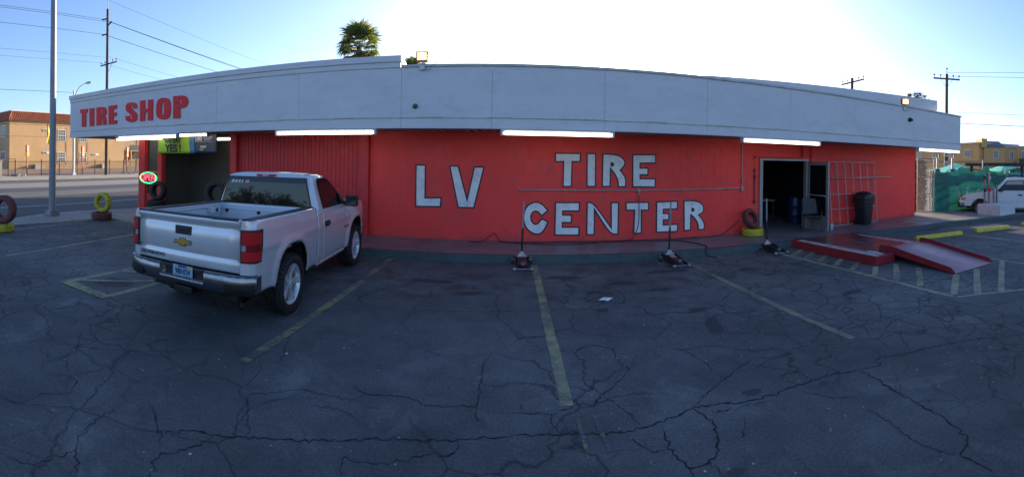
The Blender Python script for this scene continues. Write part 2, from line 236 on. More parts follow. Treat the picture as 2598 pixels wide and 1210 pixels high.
def stain_mat():
    """oil soaked into the asphalt, soft at its edge (attribute 'soak' is 1 in the middle, 0 at the rim)"""
    ma, nt, bs = newmat('oil_stain'); co = coords(nt, True); c, h = asphalt(nt, co)
    at = nt.nodes.new('ShaderNodeAttribute'); at.attribute_name = 'soak'
    k = mth(nt, 'ADD', at.outputs['Fac'], mth(nt, 'MULTIPLY_ADD', noise(nt, co, 9, 5, .7), .9, -.45))
    c = mixc(nt, ramp(nt, k, [(.12, g3(0)), (.42, g3(.82))]), c, (.040, .038, .040))
    nt.links.new(c, bs.inputs['Base Color']); bs.inputs['Roughness'].default_value = .75; bs.inputs['Specular IOR Level'].default_value = .35; bumpn(nt, bs, h, .5, .012); return ma
def line_mat(name, col, lo, hi, scale=6.):
    """worn road paint: asphalt shows through"""
    ma, nt, bs = newmat(name); co = coords(nt, True); c, h = asphalt(nt, co)
    w = noise(nt, co, scale, 8, .75); w2 = noise(nt, co, 1.1, 3); ws_ = mth(nt, 'ADD', mth(nt, 'MULTIPLY', w, .6), mth(nt, 'MULTIPLY', w2, .4))
    c2 = mixc(nt, ramp(nt, ws_, [(lo, g3(0)), (hi, g3(.92))]), c, col)
    nt.links.new(c2, bs.inputs['Base Color']); bs.inputs['Roughness'].default_value = .75; bumpn(nt, bs, h, .4, .01); return ma
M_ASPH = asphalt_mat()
M_YEL = line_mat('worn_yellow_line', (.40, .36, .12), .46, .60)
M_YEL2 = line_mat('fresher_yellow_line', (.38, .355, .17), .42, .60, 4.)
M_PALE = line_mat('worn_pale_line', (.37, .35, .20), .36, .58)
M_FAINT = line_mat('faint_line', (.28, .265, .16), .36, .58)
M_RED = mat('red_wall_paint', (.90, .050, .042), .62, var=.14, scale=1.1, bump=.25, bscale=35, dirt=(.46, .06, .055), dirt_amt=.5, dscale=2.2, ws=True)
_nt = M_RED.node_tree; _bs = _nt.nodes['Principled BSDF']; _old = _bs.inputs['Base Color'].links[0].from_socket; _co = coords(_nt, True); _sp = _nt.nodes.new('ShaderNodeSeparateXYZ'); _nt.links.new(_co, _sp.inputs[0])
_g = mth(_nt, 'ADD', mth(_nt, 'MULTIPLY', _sp.outputs[2], 1.1), mth(_nt, 'MULTIPLY', noise(_nt, _co, 3.5, 7, .75), .9))
_c = mixc(_nt, ramp(_nt, _g, [(.42, g3(.75)), (.78, g3(0))]), _old, (.20, .07, .07))
_sc = noise(_nt, coords(_nt, True, (.5, 1, 2.2)), 2.6, 9, .8); _c = mixc(_nt, ramp(_nt, _sc, [(.58, g3(0)), (.72, g3(.45))]), _c, (.42, .05, .05))
_nt.links.new(_c, _bs.inputs['Base Color'])                                  # dirt splashed along its foot, rubbed patches
M_REDD = mat('red_trim_paint', (.62, .028, .03), .55, var=.15, scale=2, bump=.15, dirt=(.2, .03, .03), dirt_amt=.35, ws=True)
M_WHITE = mat('white_board_paint', (.62, .61, .62), .6, var=.07, scale=.9, bump=.12, bscale=18, dirt=(.42, .42, .40), dirt_amt=.3, dscale=3, stretch=(1, 1, 2.5), ws=True)
M_CAULK = mat('yellowed_caulk', (.46, .42, .30), .8, var=.35, scale=6, bump=.4, bscale=30, ws=True)
M_SOFF = mat('soffit_deck', (.42, .30, .28), .7, ws=True)
M_LETW = mat('white_letter_paint', (.76, .77, .78), .6, var=.12, bump=.3, bscale=30, dirt=(.46, .40, .42), dirt_amt=.6, dscale=4.5, ws=True)
M_LETK = mat('black_outline_paint', (.018, .016, .025), .5, var=.2, bump=.2, bscale=35, ws=True)
M_LETR = mat('red_sign_letter', (.78, .012, .018), .6, var=.08, bump=.05)
M_WALK = mat('walkway_concrete', (.165, .165, .18), .42, var=.35, scale=1.3, bump=.25, bscale=30, dirt=(.08, .07, .07), dirt_amt=.6, dscale=1.8, ws=True)
M_WALK2 = mat('pale_concrete', (.24, .235, .225), .7, var=.25, scale=1.2, bump=.25, bscale=40, dirt=(.12, .115, .11), dirt_amt=.5, dscale=2, ws=True)
M_CURB = mat('teal_kerb_paint', (.055, .092, .10), .6, var=.3, scale=3, bump=.3, bscale=30, dirt=(.05, .05, .05), dirt_amt=.6, dscale=4, ws=True)
M_CONC = mat('old_concrete', (.30, .28, .25), .85, var=.22, scale=1., bump=.3, bscale=30, ws=True)
M_ROAD = None
M_ALU = mat('brushed_aluminium', (.50, .51, .53), .4, .35, var=.15, bump=.05)
M_STEEL = mat('galvanised_steel', (.40, .41, .42), .45, .8, var=.25, scale=8, bump=.08)
M_BLK = mat('black_plastic', (.012, .012, .013), .45, var=.3, bump=.08)
M_RUB = mat('tyre_rubber', (.014, .014, .015), .7, var=.3, scale=6, bump=.15, bscale=80)
M_TRED = mat('red_painted_rubber', (.15, .04, .038), .7, var=.25, scale=5, bump=.3, bscale=60, dirt=(.05, .03, .03), dirt_amt=.6, dscale=7)
M_TYEL = mat('yellow_painted_rubber', (.50, .44, .035), .65, var=.2, scale=5, bump=.3, bscale=60, dirt=(.05, .05, .03), dirt_amt=.8, dscale=8)
M_YCON = mat('yellow_wheel_stop_paint', (.62, .52, .03), .65, var=.15, scale=5, bump=.35, bscale=40, dirt=(.30, .28, .2), dirt_amt=.7, dscale=6)
M_GLASS = mat('dark_tinted_glass', (.008, .009, .011), .03, 0, var=0, bump=0, spec=.5)
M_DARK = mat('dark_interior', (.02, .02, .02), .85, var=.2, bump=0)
# ---------------------------------------------------------------- the setting: ground, road, walkway
def struct(o): o['kind'] = 'structure'; return o
def road_mat():
    ma, nt, bs = newmat('road_asphalt'); co = coords(nt, True); sp = nt.nodes.new('ShaderNodeSeparateXYZ'); nt.links.new(co, sp.inputs[0])
    mp = nt.nodes.new('ShaderNodeMapping'); mp.inputs['Scale'].default_value = (1, .06, 1); nt.links.new(co, mp.inputs[0])
    st = noise(nt, mp.outputs[0], .9, 5); fine = noise(nt, co, 30, 3)
    zone_tone = ramp(nt, mth(nt, 'MULTIPLY_ADD', sp.outputs[0], .05, 1.75), [(.0, (.15, .145, .14)), (.25, (.07, .07, .07)), (.29, (.28, .26, .23)), (.48, (.26, .245, .22)), (.50, (.06, .06, .062)), (.62, (.055, .055, .058)), (.65, (.16, .155, .15)), (.74, (.14, .137, .133)), (.77, (.055, .055, .057)), (1., (.06, .06, .062))])
    c = mixc(nt, 1., zone_tone, ramp(nt, st, [(.25, g3(.6)), (.75, g3(1.3))]), 'MULTIPLY'); c = mixc(nt, .7, c, ramp(nt, fine, [(.3, g3(.75)), (.7, g3(1.25))]), 'MULTIPLY')
    nt.links.new(c, bs.inputs['Base Color']); bs.inputs['Roughness'].default_value = .8; bumpn(nt, bs, fine, .3, .01); return ma
M_DIRT = mat('gravel_dirt', (.30, .22, .16), .95, var=.3, scale=.7, bump=.5, bscale=14, ws=True, bdist=.03)
struct(MB().sheet([(-900, -900), (900, -900), (900, 900), (-900, 900)], -.06).build('ground', mat('far_ground', (.16, .135, .11), .95, var=.3, scale=.1, bump=.3, bscale=4, ws=True), fix=False))
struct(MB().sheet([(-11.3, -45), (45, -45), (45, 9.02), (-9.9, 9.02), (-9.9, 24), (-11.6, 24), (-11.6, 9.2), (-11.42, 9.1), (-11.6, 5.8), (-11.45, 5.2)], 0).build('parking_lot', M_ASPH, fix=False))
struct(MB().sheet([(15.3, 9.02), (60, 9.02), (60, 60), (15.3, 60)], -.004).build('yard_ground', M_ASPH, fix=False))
struct(MB().sheet([(-33.2, -90), (-13.3, -90), (-12.35, 5.6), (-12.95, 6.5), (-13.4, 7.7), (-13.5, 9.45), (-12.95, 11.3), (-12.95, 160), (-33.2, 160)], -.03).build('road', road_mat(), fix=False))
mb = MB().box(-37.4, -33.2, -90, 160, -.05, .10); struct(mb.build('far_sidewalk', mat('far_sidewalk_concrete', (.36, .33, .29), .9, var=.15, scale=.6, ws=True)))
struct(MB().sheet([(-120, -40), (-37.4, -40), (-37.4, 160), (-120, 160)], .06).build('dirt_yard', M_DIRT, fix=False))
edge = [(-11.3, -60), (-11.45, 5.2), (-11.62, 5.8), (-11.44, 9.1), (-9.9, 9.15), (-9.9, 24), (-12.95, 24), (-12.95, 11.3), (-13.5, 9.45), (-13.4, 7.7), (-12.95, 6.5), (-12.3, 5.6), (-12.3, -60)]
struct(MB().prism(edge, -.1, .035).build('pavement', M_CONC))
walk = [(-3.85, 10.9), (-3.85, 9.03), (5.6, 9.03), (9.3, 8.85), (11.2, 8.66), (13.4, 8.42), (15.4, 7.75), (17.2, 7.1), (22, 5.2), (22, 9.2), (17.6, 10.6), (15.4, 11.6), (13.9, 10.9)]
struct(MB().prism(walk, -.1, .15).build('walkway', M_WALK, bevel=.02))
struct(MB().prism([(13.99, 10.66), (11.9, 9.6), (13.0, 8.62), (13.4, 8.52), (15.4, 7.85), (17.2, 7.2), (21.8, 5.4), (21.8, 9.1), (17.5, 10.4), (15.4, 11.4), (13.99, 10.9)], .15, .154).build('pale_walkway_slab', M_WALK2))
cf = [(-3.87, 9.015), (5.6, 9.012), (9.3, 8.832), (11.2, 8.642), (13.4, 8.402), (15.4, 7.732), (17.2, 7.082), (22, 5.182)]
mb = MB()
for a, b in zip(cf, cf[1:]): mb.add([(*a, 0), (*b, 0), (*b, .149), (*a, .149), (a[0], a[1] + .16, .152), (b[0], b[1] + .16, .152), (b[0], b[1], .152), (a[0], a[1], .152)], [(0, 1, 2, 3), (3, 2, 6, 7), (7, 6, 5, 4)])
struct(mb.build('kerb', M_CURB))
# painted bay lines
def stripe(name, pts, w, m, z=.004):
    """a painted band along pts, ragged and slightly wavering"""
    mb = MB(); rows = []; P = [Vector((*p, z)) for p in pts]; out = []
    for a, b in zip(P, P[1:]):
        n = max(1, int((b - a).length / .25)); out += [a.lerp(b, i / n) for i in range(n)]
    out.append(P[-1])
    for i, p in enumerate(out):
        d = (out[min(i + 1, len(out) - 1)] - out[max(i - 1, 0)]).normalized(); s = Vector((-d.y, d.x, 0))
        rows.append([p + s * (w / 2 + random.uniform(-.006, .006)), p - s * (w / 2 + random.uniform(-.006, .006))])
    mb.grid(rows); return struct(mb.build(name, m, fix=False))
stripe('parking_line', [(-2.38, 9.0), (-2.42, 6.4), (-2.50, 3.7)], .11, M_YEL)
stripe('parking_line', [(.57, 8.9), (.55, 6.3), (.54, 3.74)], .12, M_YEL2)
stripe('parking_line', [(.60, 3.55), (.60, 3.05)], .03, M_YEL); stripe('parking_line', [(.74, 3.6), (.76, 3.1)], .03, M_YEL)
stripe('parking_line', [(3.73, 8.3), (3.76, 6.2), (3.78, 3.8)], .11, M_FAINT)
stripe('parking_line', [(-11.0, 5.4), (-11.5, 8.4)], .09, M_PALE); stripe('parking_line', [(-8.25, 3.9), (-8.6, 6.2), (-8.8, 8.6)], .1, M_PALE)
stripe('parking_line', [(-6.1, 4.0), (-6.12, 5.4), (-6.14, 8.6)], .13, M_PALE); stripe('parking_line', [(-6.15, 3.98), (-5.07, 4.02)], .2, M_YEL, .008); stripe('parking_line', [(-5.11, 4.1), (-5.13, 5.2), (-5.14, 8.6)], .12, M_PALE)
for a in (4.25, 5.15, 6.05): stripe('parking_line', [(-6.02, a), (-5.24, a + .9)], .1, M_PALE, .008)
stripe('parking_line', [(6.0, 8.85), (6.06, 8.0), (6.11, 7.17), (6.16, 6.28), (6.15, 5.11), (6.07, 4.41), (6.03, 3.8)], .1, M_PALE)
stripe('parking_line', [(6.03, 3.74), (6.39, 3.50), (7.01, 2.95), (8.2, 1.9)], .1, M_PALE)
stripe('parking_line', [(8.97, 4.64), (8.79, 3.78), (8.6, 2.4)], .09, M_PALE)
for a, b in (((6.80, 8.63), (6.14, 8.14)), ((6.84, 8.21), (6.18, 7.74)), ((6.86, 7.76), (6.2, 7.3)), ((6.87, 7.26), (6.2, 6.78)), ((6.89, 6.77), (6.23, 6.32)), ((6.80, 6.19), (6.21, 5.69)), ((7.28, 6.05), (6.18, 5.11)), ((7.29, 5.45), (6.2, 4.6)), ((7.25, 4.52), (6.10, 3.85)), ((7.88, 4.43), (6.36, 3.56)), ((8.85, 4.33), (6.68, 3.29))):
    stripe('parking_line', [a, b], .12, M_YEL2 if a[1] > 4.6 else M_PALE, .008)
stripe('parking_line', [(11.71, 7.06), (11.39, 4.9), (11.2, 2.5)], .1, M_PALE); stripe('parking_line', [(14.04, 6.66), (13.91, 5.99), (13.5, 2.5)], .1, M_PALE)
stripe('lane_line', [(-16.1, -30), (-16.05, 8), (-15.95, 60)], .13, line_mat('white_lane_line', (.5, .5, .48), .2, .4), -.026)
# the big cracks, one by one
mb = MB()
for w, pts in CRACKS:
    P = [Vector((*p, .003)) for p in pts]; out = []
    for a, b in zip(P, P[1:]):
        n = max(2, int((b - a).length / .03)); s = Vector((-(b - a).y, (b - a).x, 0)).normalized()
        out += [a.lerp(b, i / n) + s * random.gauss(0, .012) for i in range(n)]
    out.append(P[-1]); rows = []; k = len(out)
    for i, p in enumerate(out):
        d = (out[min(i + 1, k - 1)] - out[max(i - 1, 0)]); d = d.normalized() if d.length else Vector((1, 0, 0)); s = Vector((-d.y, d.x, 0)); t = min(i, k - 1 - i) / 6
        h = w * .0022 * min(1, .35 + t) * random.uniform(.35, 1.5) * (2. if random.random() < .06 else 1); rows.append([p + s * h, p - s * h])
    mb.grid(rows)
struct(mb.build('pavement_cracks', mat('crack_soil', (.010, .010, .011), .95, var=.4, scale=9, bump=.3, bscale=60, ws=True), fix=False))
M_OIL = stain_mat()
def soak(name, pts, z):
    cx = sum(q[0] for q in pts) / len(pts); cy = sum(q[1] for q in pts) / len(pts); n = len(pts)
    mb = MB().add([(cx, cy, z)] + [(cx + (x - cx) * k, cy + (y - cy) * k, z) for k in (.6, 1.25) for x, y in pts], [(0, 1 + i, 1 + (i + 1) % n) for i in range(n)] + [(1 + i, 1 + n + i, 1 + n + (i + 1) % n, 1 + (i + 1) % n) for i in range(n)])
    o = mb.build(name, M_OIL, fix=False); at = o.data.attributes.new('soak', 'FLOAT', 'POINT')
    for i, d in enumerate(at.data): d.value = 1. if i <= n else 0.
    return struct(o)
def blob(name, c, rx, ry, m, z=.002, n=26, ph=0.):
    return soak(name, [(c[0] + rx * cos(a) * (1 + .18 * sin(3 * a + ph)), c[1] + ry * sin(a) * (1 + .15 * sin(2 * a + ph))) for a in [2 * pi * i / n for i in range(n)]], z)
soak('oil_stain', OIL, .003)
for c, rx, ry, ph in (((2.66, 5.75), .13, .1, 1), ((4.55, 7.6), .16, .1, 2), ((-5.6, 4.6), .25, .3, .5), ((1.0, 7.9), .3, .12, 2.2), ((2.0, 7.4), .22, .1, 4), ((2.5, 6.9), .18, .08, 3), ((-1.3, 7.5), .35, .14, 1.7), ((-.6, 6.9), .22, .1, .3), ((1.35, 6.1), .1, .07, 5), ((3.0, 8.0), .35, .1, 3.4), ((4.7, 7.0), .14, .08, 3), ((5.1, 5.2), .2, .1, 2), ((1.5, 2.6), .06, .05, 1), ((2.15, 3.45), .09, .06, 1.3)):
    blob('oil_stain', c, rx, ry, M_OIL, .0025, ph=ph)

# ---------------------------------------------------------------- the tire shop
shop = thing('tire_shop', 'long low red shop building with white fascia above a walkway', 'building', (0, 9.2, 0))
SY = 9.2                                      # part meshes below are given in world numbers and shifted by -SY
def part(mb, name, m, parent=None, **k):
    mb.v = [(x, y - SY, z) for x, y, z in mb.v]; return mb.build(name, m, parent or shop, **k)
# roof, soffit, fascia boards
part(MB().box(-13.84, 14.92, 9.26, 31, 2.95, 3.75), 'roof', mat('roof_felt', (.3, .3, .3), .9))
mb = MB(); x = -13.8
while x < 14.85:
    mb.box(x, min(x + .11, 14.9), 9.262, 10.7, 2.765, 2.95); mb.box(x + .11, min(x + .2, 14.9), 9.262, 10.7, 2.80, 2.95); x += .2
part(mb, 'soffit_decking', M_SOFF, kind='stuff')
part(MB().box(-13.8, -10.9, 10.7, 31, 2.78, 2.94), 'soffit', M_SOFF)
joints = [-13.9, -11.45, -9.3, -7.1, -4.7, -2.27, -.34, 2.03, 4.43, 6.79, 9.10, 12.0, 14.98]
for a, b in zip(joints, joints[1:]):
    part(MB().box(a + .002, b - .002, 9.2, 9.25, 2.965, 4.03 if a < -2.3 else 4.035), 'fascia_panel', M_WHITE, bevel=.003)
    part(MB().box(a + .0015, b - .0015, 9.185, 9.25, 2.742, 2.95), 'fascia_board', M_WHITE, bevel=.005)
part(MB().box(-13.84, 14.92, 9.252, 9.259, 2.76, 4.02), 'fascia_light_stop', M_WHITE)  # unseen board added to stop sun leaking through the panel joints
part(MB().box(-13.9, 14.98, 9.215, 9.252, 2.951, 2.964), 'caulk_seam', M_CAULK)
mb = MB(); n = 60
for i in range(n):
    a = -13.9 + 28.88 * i / n; b = -13.9 + 28.88 * (i + 1) / n; w1 = .008 * sin(i * 1.3) + .004 * sin(i * 3.1)
    mb.box(a, b, 9.18 + random.uniform(0, .004), 9.2, 2.952 + w1 * .3, 2.968 + abs(w1) * 1.5)
part(mb, 'caulk_bead', M_CAULK, kind='stuff')
part(MB().box(-13.95, -2.27, 9.16, 9.32, 4.16, 4.30), 'parapet_cap', M_WHITE, bevel=.01)
part(MB().box(-13.92, -2.29, 9.19, 9.30, 4.045, 4.158), 'parapet_board', M_WHITE, bevel=.004)
part(MB().box(-13.9, -2.27, 9.195, 9.26, 4.031, 4.043), 'caulk_seam', M_CAULK)
part(MB().add([(-2.27, 9.3, 4.30), (-2.27, 9.3, 4.04), (-2.27, 10.4, 4.04), (-2.31, 9.3, 4.30), (-2.31, 9.3, 4.04), (-2.31, 10.4, 4.04)], [(0, 1, 2), (5, 4, 3), (0, 3, 4, 1), (1, 4, 5, 2), (2, 5, 3, 0)]), 'parapet_return', M_WHITE)
part(MB().box(-2.265, 15.02, 9.17, 9.30, 4.04, 4.095), 'fascia_cap', mat('weathered_flashing', (.50, .50, .47), .6, var=.2, scale=3, dirt=(.3, .28, .22), dirt_amt=.6, ws=True), bevel=.006)
part(MB().box(14.93, 14.975, 9.26, 24, 2.742, 4.06), 'side_fascia', M_WHITE); part(MB().box(-13.895, -13.845, 9.26, 31, 2.742, 4.28), 'side_fascia', M_WHITE)
mb = MB().prism([(5.3, 11.30), (13.86, 9.55), (14.0, 10.0), (5.5, 11.9)], 4.20, 4.58); part(mb, 'raised_parapet', M_WHITE, bevel=.01)
part(MB().prism([(5.3, 11.36), (13.55, 9.67), (13.7, 10.0), (5.5, 11.9)], 3.75, 4.20), 'raised_parapet_base', mat('cream_plaster', (.55, .52, .46), .8))
# bay side: columns, glazing, shutter of red ribs
part(MB().box(-11.62, -11.3, 10.6, 10.95, 0, 2.79), 'column', M_REDD, bevel=.01)
part(MB().box(-10.66, -10.5, 10.62, 10.82, 0, 2.79), 'column', M_REDD, bevel=.01)
wf = part(MB().box(-11.302, -11.26, 10.665, 10.79, .70, 2.79).box(-11.3, -10.66, 10.66, 10.8, .70, .78).box(-11.3, -10.66, 10.66, 10.8, 1.50, 1.57).box(-11.3, -10.66, 10.66, 10.8, 2.7, 2.79).box(-10.72, -10.66, 10.65, 10.78, .70, 2.78), 'window', M_REDD)
part(MB().box(-11.3, -10.66, 10.68, 10.76, 0, .70), 'window_base_panel', M_REDD)
M_DGL = mat('dusty_glass', (.045, .045, .042), .12, var=.4, scale=2, bump=0, dirt=(.10, .095, .085), dirt_amt=.7, dscale=2.5)
part(MB().box(-11.3, -10.72, 10.72, 10.73, .78, 1.5), 'pane', M_DGL, wf); part(MB().box(-11.3, -10.72, 10.72, 10.73, 1.57, 2.7), 'pane', M_DGL, wf)
part(MB().box(-7.63, -7.40, 10.55, 10.95, 0, 2.79), 'column', M_REDD, bevel=.012)
part(MB().box(-3.67, -3.42, 10.55, 10.98, .15, 2.79), 'column', M_REDD, bevel=.012)
x = -7.395; slat_me = None
while x < -3.70:
    w = min(.098, -3.68 - x); part(MB().box(x, x + w, 10.678, 10.70, .02, 2.79), 'slat', M_REDD, bevel=.006); x += .1175
part(MB().box(-7.4, -3.67, 10.692, 10.75, .0, 2.79), 'shutter_backing', M_REDD)
part(MB().box(-11.49, -7.51, 13.2, 13.3, 0, 2.9), 'bay_partition', mat('grey_green_panel', (.155, .16, .145), .55, var=.12, scale=.8, bump=.05, ws=True))
part(MB().box(-11.497, -11.47, 10.95, 13.2, 0, 2.9), 'bay_partition', _mc['grey_green_panel'])
part(MB().box(-8.32, -8.28, 13.17, 13.2, 0, 2.9), 'partition_trim', M_STEEL)
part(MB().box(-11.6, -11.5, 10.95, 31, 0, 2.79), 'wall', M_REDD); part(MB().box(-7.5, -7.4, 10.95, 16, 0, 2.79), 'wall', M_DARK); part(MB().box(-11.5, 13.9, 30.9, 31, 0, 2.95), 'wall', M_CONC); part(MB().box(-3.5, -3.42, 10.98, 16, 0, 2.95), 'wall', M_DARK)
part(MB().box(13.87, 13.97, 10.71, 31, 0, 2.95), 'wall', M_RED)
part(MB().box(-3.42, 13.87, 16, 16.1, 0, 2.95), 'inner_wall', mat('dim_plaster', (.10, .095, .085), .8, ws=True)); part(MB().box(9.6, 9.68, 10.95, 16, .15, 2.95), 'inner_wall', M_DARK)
part(MB().box(-3.4, 13.87, 10.9, 16, .02, .146), 'floor', M_WALK); part(MB().box(-11.5, -7.5, 10.8, 13.2, -.05, .04), 'floor', M_CONC)
# painted block wall with the doorway
part(MB().box(-3.42, 6.80, 10.684, 10.9, .02, 2.79).box(8.58, 13.97, 10.684, 10.9, .02, 2.79).box(6.80, 8.58, 10.684, 10.9, 2.24, 2.79), 'block_wall_backing', M_RED)
cells = []
for r in range(13):
    z0 = .152 + r * .2; x = -3.42 - (.2 if r % 2 else 0)
    while x < 13.97:
        a, b = max(x, -3.42) + .0025, min(x + .4, 13.968) - .0025
        segs = [(a, b)]
        if z0 < 2.2 and b > 6.79 and a < 8.59: segs = [s for s in ((a, min(b, 6.795)), (max(a, 8.585), b)) if s[1] - s[0] > .03]
        cells += [(s[0], s[1], z0) for s in segs if s[1] - s[0] > .03]; x += .4
cells.sort(key=lambda c: -((c[0] > 8.5) * 20 + (4.4 < c[0] < 6.8) * 10 - abs(c[0] - 9) * .1))
rest = MB(); bl_cache = {}
def block_bm(a, b, z, d): return MB().box(a, b, 10.68 - d, 10.72, z + .003, z + .197)
for i, (a, b, z) in enumerate(cells):
    d = random.uniform(.0, .0045)
    if i < 290:
        key = round(b - a, 3)
        if key not in bl_cache:
            bl_cache[key] = MB().box(-key / 2, key / 2, 0, .04, .003, .197).mesh('concrete_block'); bl_cache[key].materials.append(M_RED)
        o = link('concrete_block', bl_cache[key], shop); o.location = ((a + b) / 2, 10.68 - d - SY, z)
    else: bb = block_bm(a, b, z, d); rest.add(bb.v, bb.f)
part(rest, 'concrete_blocks', M_RED, kind='stuff')
# LV TIRE CENTER, painted by hand
for ch, loops in LETTERS:
    k = poly_mesh('painted_letter', loops[:1], Matrix.Translation((0, -SY, 0)) @ WALLM(10.669), M_LETK, shop, .003)
    poly_mesh('letter_fill', loops[:1], Matrix.Translation((0, -SY, 0)) @ WALLM(10.6645), M_LETW, k, .003, -.034)
    if len(loops) > 1: poly_mesh('letter_counter', loops[1:], Matrix.Translation((0, -SY, 0)) @ WALLM(10.661), M_LETK, k, .003)
# doorway: aluminium frame, open glass leaf
part(MB().box(6.80, 6.90, 10.62, 10.78, .15, 2.21).box(6.80, 8.58, 10.64, 10.78, 2.20, 2.26).box(8.50, 8.58, 10.66, 10.78, .15, 2.2), 'door_frame', mat('dull_aluminium', (.30, .30, .31), .45, .4, var=.2, bump=.05), bevel=.004)
part(MB().box(6.60, 8.38, 10.58, 10.66, 2.28, 2.31).box(8.30, 8.38, 10.57, 10.66, 2.31, 2.66), 'lintel', M_REDD); part(MB().box(8.66, 8.70, 10.62, 10.66, 2.2, 2.75), 'wall_rib', M_REDD)
dr = part(MB().box(8.52, 8.565, 9.66, 9.76, .17, 2.19).box(8.52, 8.565, 10.52, 10.62, .17, 2.19).box(8.52, 8.565, 9.76, 10.52, 2.08, 2.19).box(8.52, 8.565, 9.76, 10.52, .50, .60), 'door', _mc['dull_aluminium'], bevel=.004)
part(MB().box(8.538, 8.548, 9.76, 10.52, .60, 2.08), 'pane', M_GLASS, dr); part(MB().box(8.53, 8.555, 9.76, 10.52, .17, .50), 'kick_panel', mat('dull_kick_plate', (.34, .33, .32), .5, .5), dr)
part(MB().tube([(8.47, 9.70, 1.17), (8.45, 9.76, 1.19), (8.45, 10.55, 1.19), (8.48, 10.58, 1.17)], .014), 'push_bar', M_ALU, dr)
shop['label'] = 'long low red block shop with white fascia and LV TIRE CENTER on its wall'

# raised sign letters on the fascia
sg = thing('shop_sign', 'raised red TIRE SHOP letters at the left end of the white fascia', 'sign', (-11.4, 9.18, 3.1))
for ch, loops in SHOP: poly_mesh('sign_letter', loops, Matrix.Translation((11.4, -9.18, -3.1)) @ WALLM(9.183), M_LETR, sg, .012)
# fluorescent fixtures under the fascia
M_TUBE = mat('lit_tube', (.9, .9, .85), .4, var=0, bump=0, emit=(1, .97, .84), es=2.1)
M_HOUS = mat('white_enamel', (.42, .43, .45), .4, var=.05, bump=0)
def fixture(x0, x1, y, z, label, housing=True):
    t = thing('light_fixture', label, 'light fixture', ((x0 + x1) / 2, y, z), 0, 'fluorescent lights under the eaves'); h = (x1 - x0) / 2
    MB().box(-h, h, -.02, .11, .10, .135).box(-h, -h + .04, -.025, .11, -.01, .1).box(h - .04, h, -.025, .11, -.01, .1).build('housing', M_HOUS, t, bevel=.006)
    MB().tube([(-h + .05, .03, .045), (-h + .09, .03, .045), (h - .09, .03, .045), (h - .05, .03, .045)], [.022, .041, .041, .022], 10).build('lit_tube', M_TUBE, t, smooth=60); return t
fixture(-11.0, -8.42, 9.12, 2.60, 'fluorescent light under the TIRE SHOP letters, lit, at fascia edge')
fixture(-5.27, -2.80, 9.12, 2.61, 'fluorescent light above the red ribbed shutter, lit')
fixture(-.15, 2.23, 9.12, 2.61, 'fluorescent light above the painted letters C and T, lit')
fixture(5.32, 7.76, 9.12, 2.61, 'fluorescent light above the open doorway, lit')
fixture(12.10, 14.82, 9.12, 2.61, 'fluorescent light at the far right corner of the fascia, lit')
fixture(-12.5, -10.05, 10.25, 2.63, 'soffit light behind the fascia over the left red column, lit')
fixture(-9.55, -8.1, 10.1, 2.69, 'soffit light just behind the green and blue banner, lit')
fixture(-9.6, -7.56, 12.4, 2.66, 'light inside the open bay to the right of the banner, lit')
# floodlights
def flood(x, z, yaw, label):
    t = thing('floodlight', label, 'floodlight', (x, 9.16, z), yaw, 'floodlights on the fascia')
    MB().box(-.13, .13, -.06, .05, 0, .21).build('lamp_housing', mat('rusty_bronze', (.10, .05, .03), .5, .3), t, bevel=.012)
    MB().box(-.105, .105, -.068, -.062, .02, .19).build('lens', mat('lamp_glow', (.9, .7, .4), .4, var=0, bump=0, emit=(1, .45, .10), es=.75), t)
    MB().lathe([(0, .0), (.05, 0), (.068, .01), (.05, .02), (0, .022)], 14, Matrix.Translation((.01, -.066, .105)) @ Matrix.Rotation(pi / 2, 4, 'X')).build('bulb', mat('lamp_hot', (1, .9, .7), .4, var=0, bump=0, emit=(1, .80, .45), es=3.5), t)
    MB().tube([(0, 0, 0), (0, 0, -.09)], .02).box(-.055, .055, -.03, .03, -.17, -.09).tube([(.05, 0, -.13), (.11, -.01, -.19), (.17, -.01, -.17), (.21, 0, -.08), (.3, 0, -.02)], .006, 5).build('bracket', M_STEEL, t); return t
flood(-1.81, 4.14, 0, 'lit square floodlight above the step in the white fascia'); flood(11.40, 4.10, -.5, 'lit floodlight by the right end of the raised parapet')
# cameras on the fascia
t = thing('security_camera', 'small round grey camera on the white fascia below the left floodlight', 'camera', (-1.96, 9.2, 3.21))
MB().lathe([(0, .07), (.03, .066), (.05, .045), (.055, .02), (.06, 0), (0, 0)][::-1], 16, Matrix.Rotation(pi / 2, 4, 'X')).build('dome', mat('grey_camera', (.09, .10, .11), .35), t, smooth=40); MB().lathe([(0, .0), (.03, 0), (.03, .012), (0, .014)], 12, Matrix.Translation((0, -.068, 0)) @ Matrix.Rotation(pi / 2, 4, 'X')).build('lens', M_GLASS, t)
t = thing('security_camera', 'small black dome camera on the white fascia below the right floodlight', 'camera', (11.70, 9.2, 3.64))
MB().lathe([(0, 0), (.075, 0), (.072, .05), (.05, .1), (.02, .125), (0, .13)], 16, Matrix.Rotation(pi / 2, 4, 'X')).build('dome', M_BLK, t, smooth=40); MB().tube([(.0, -.06, 0), (.05, -.12, -.02)], .03).build('lens_hood', M_BLK, t)
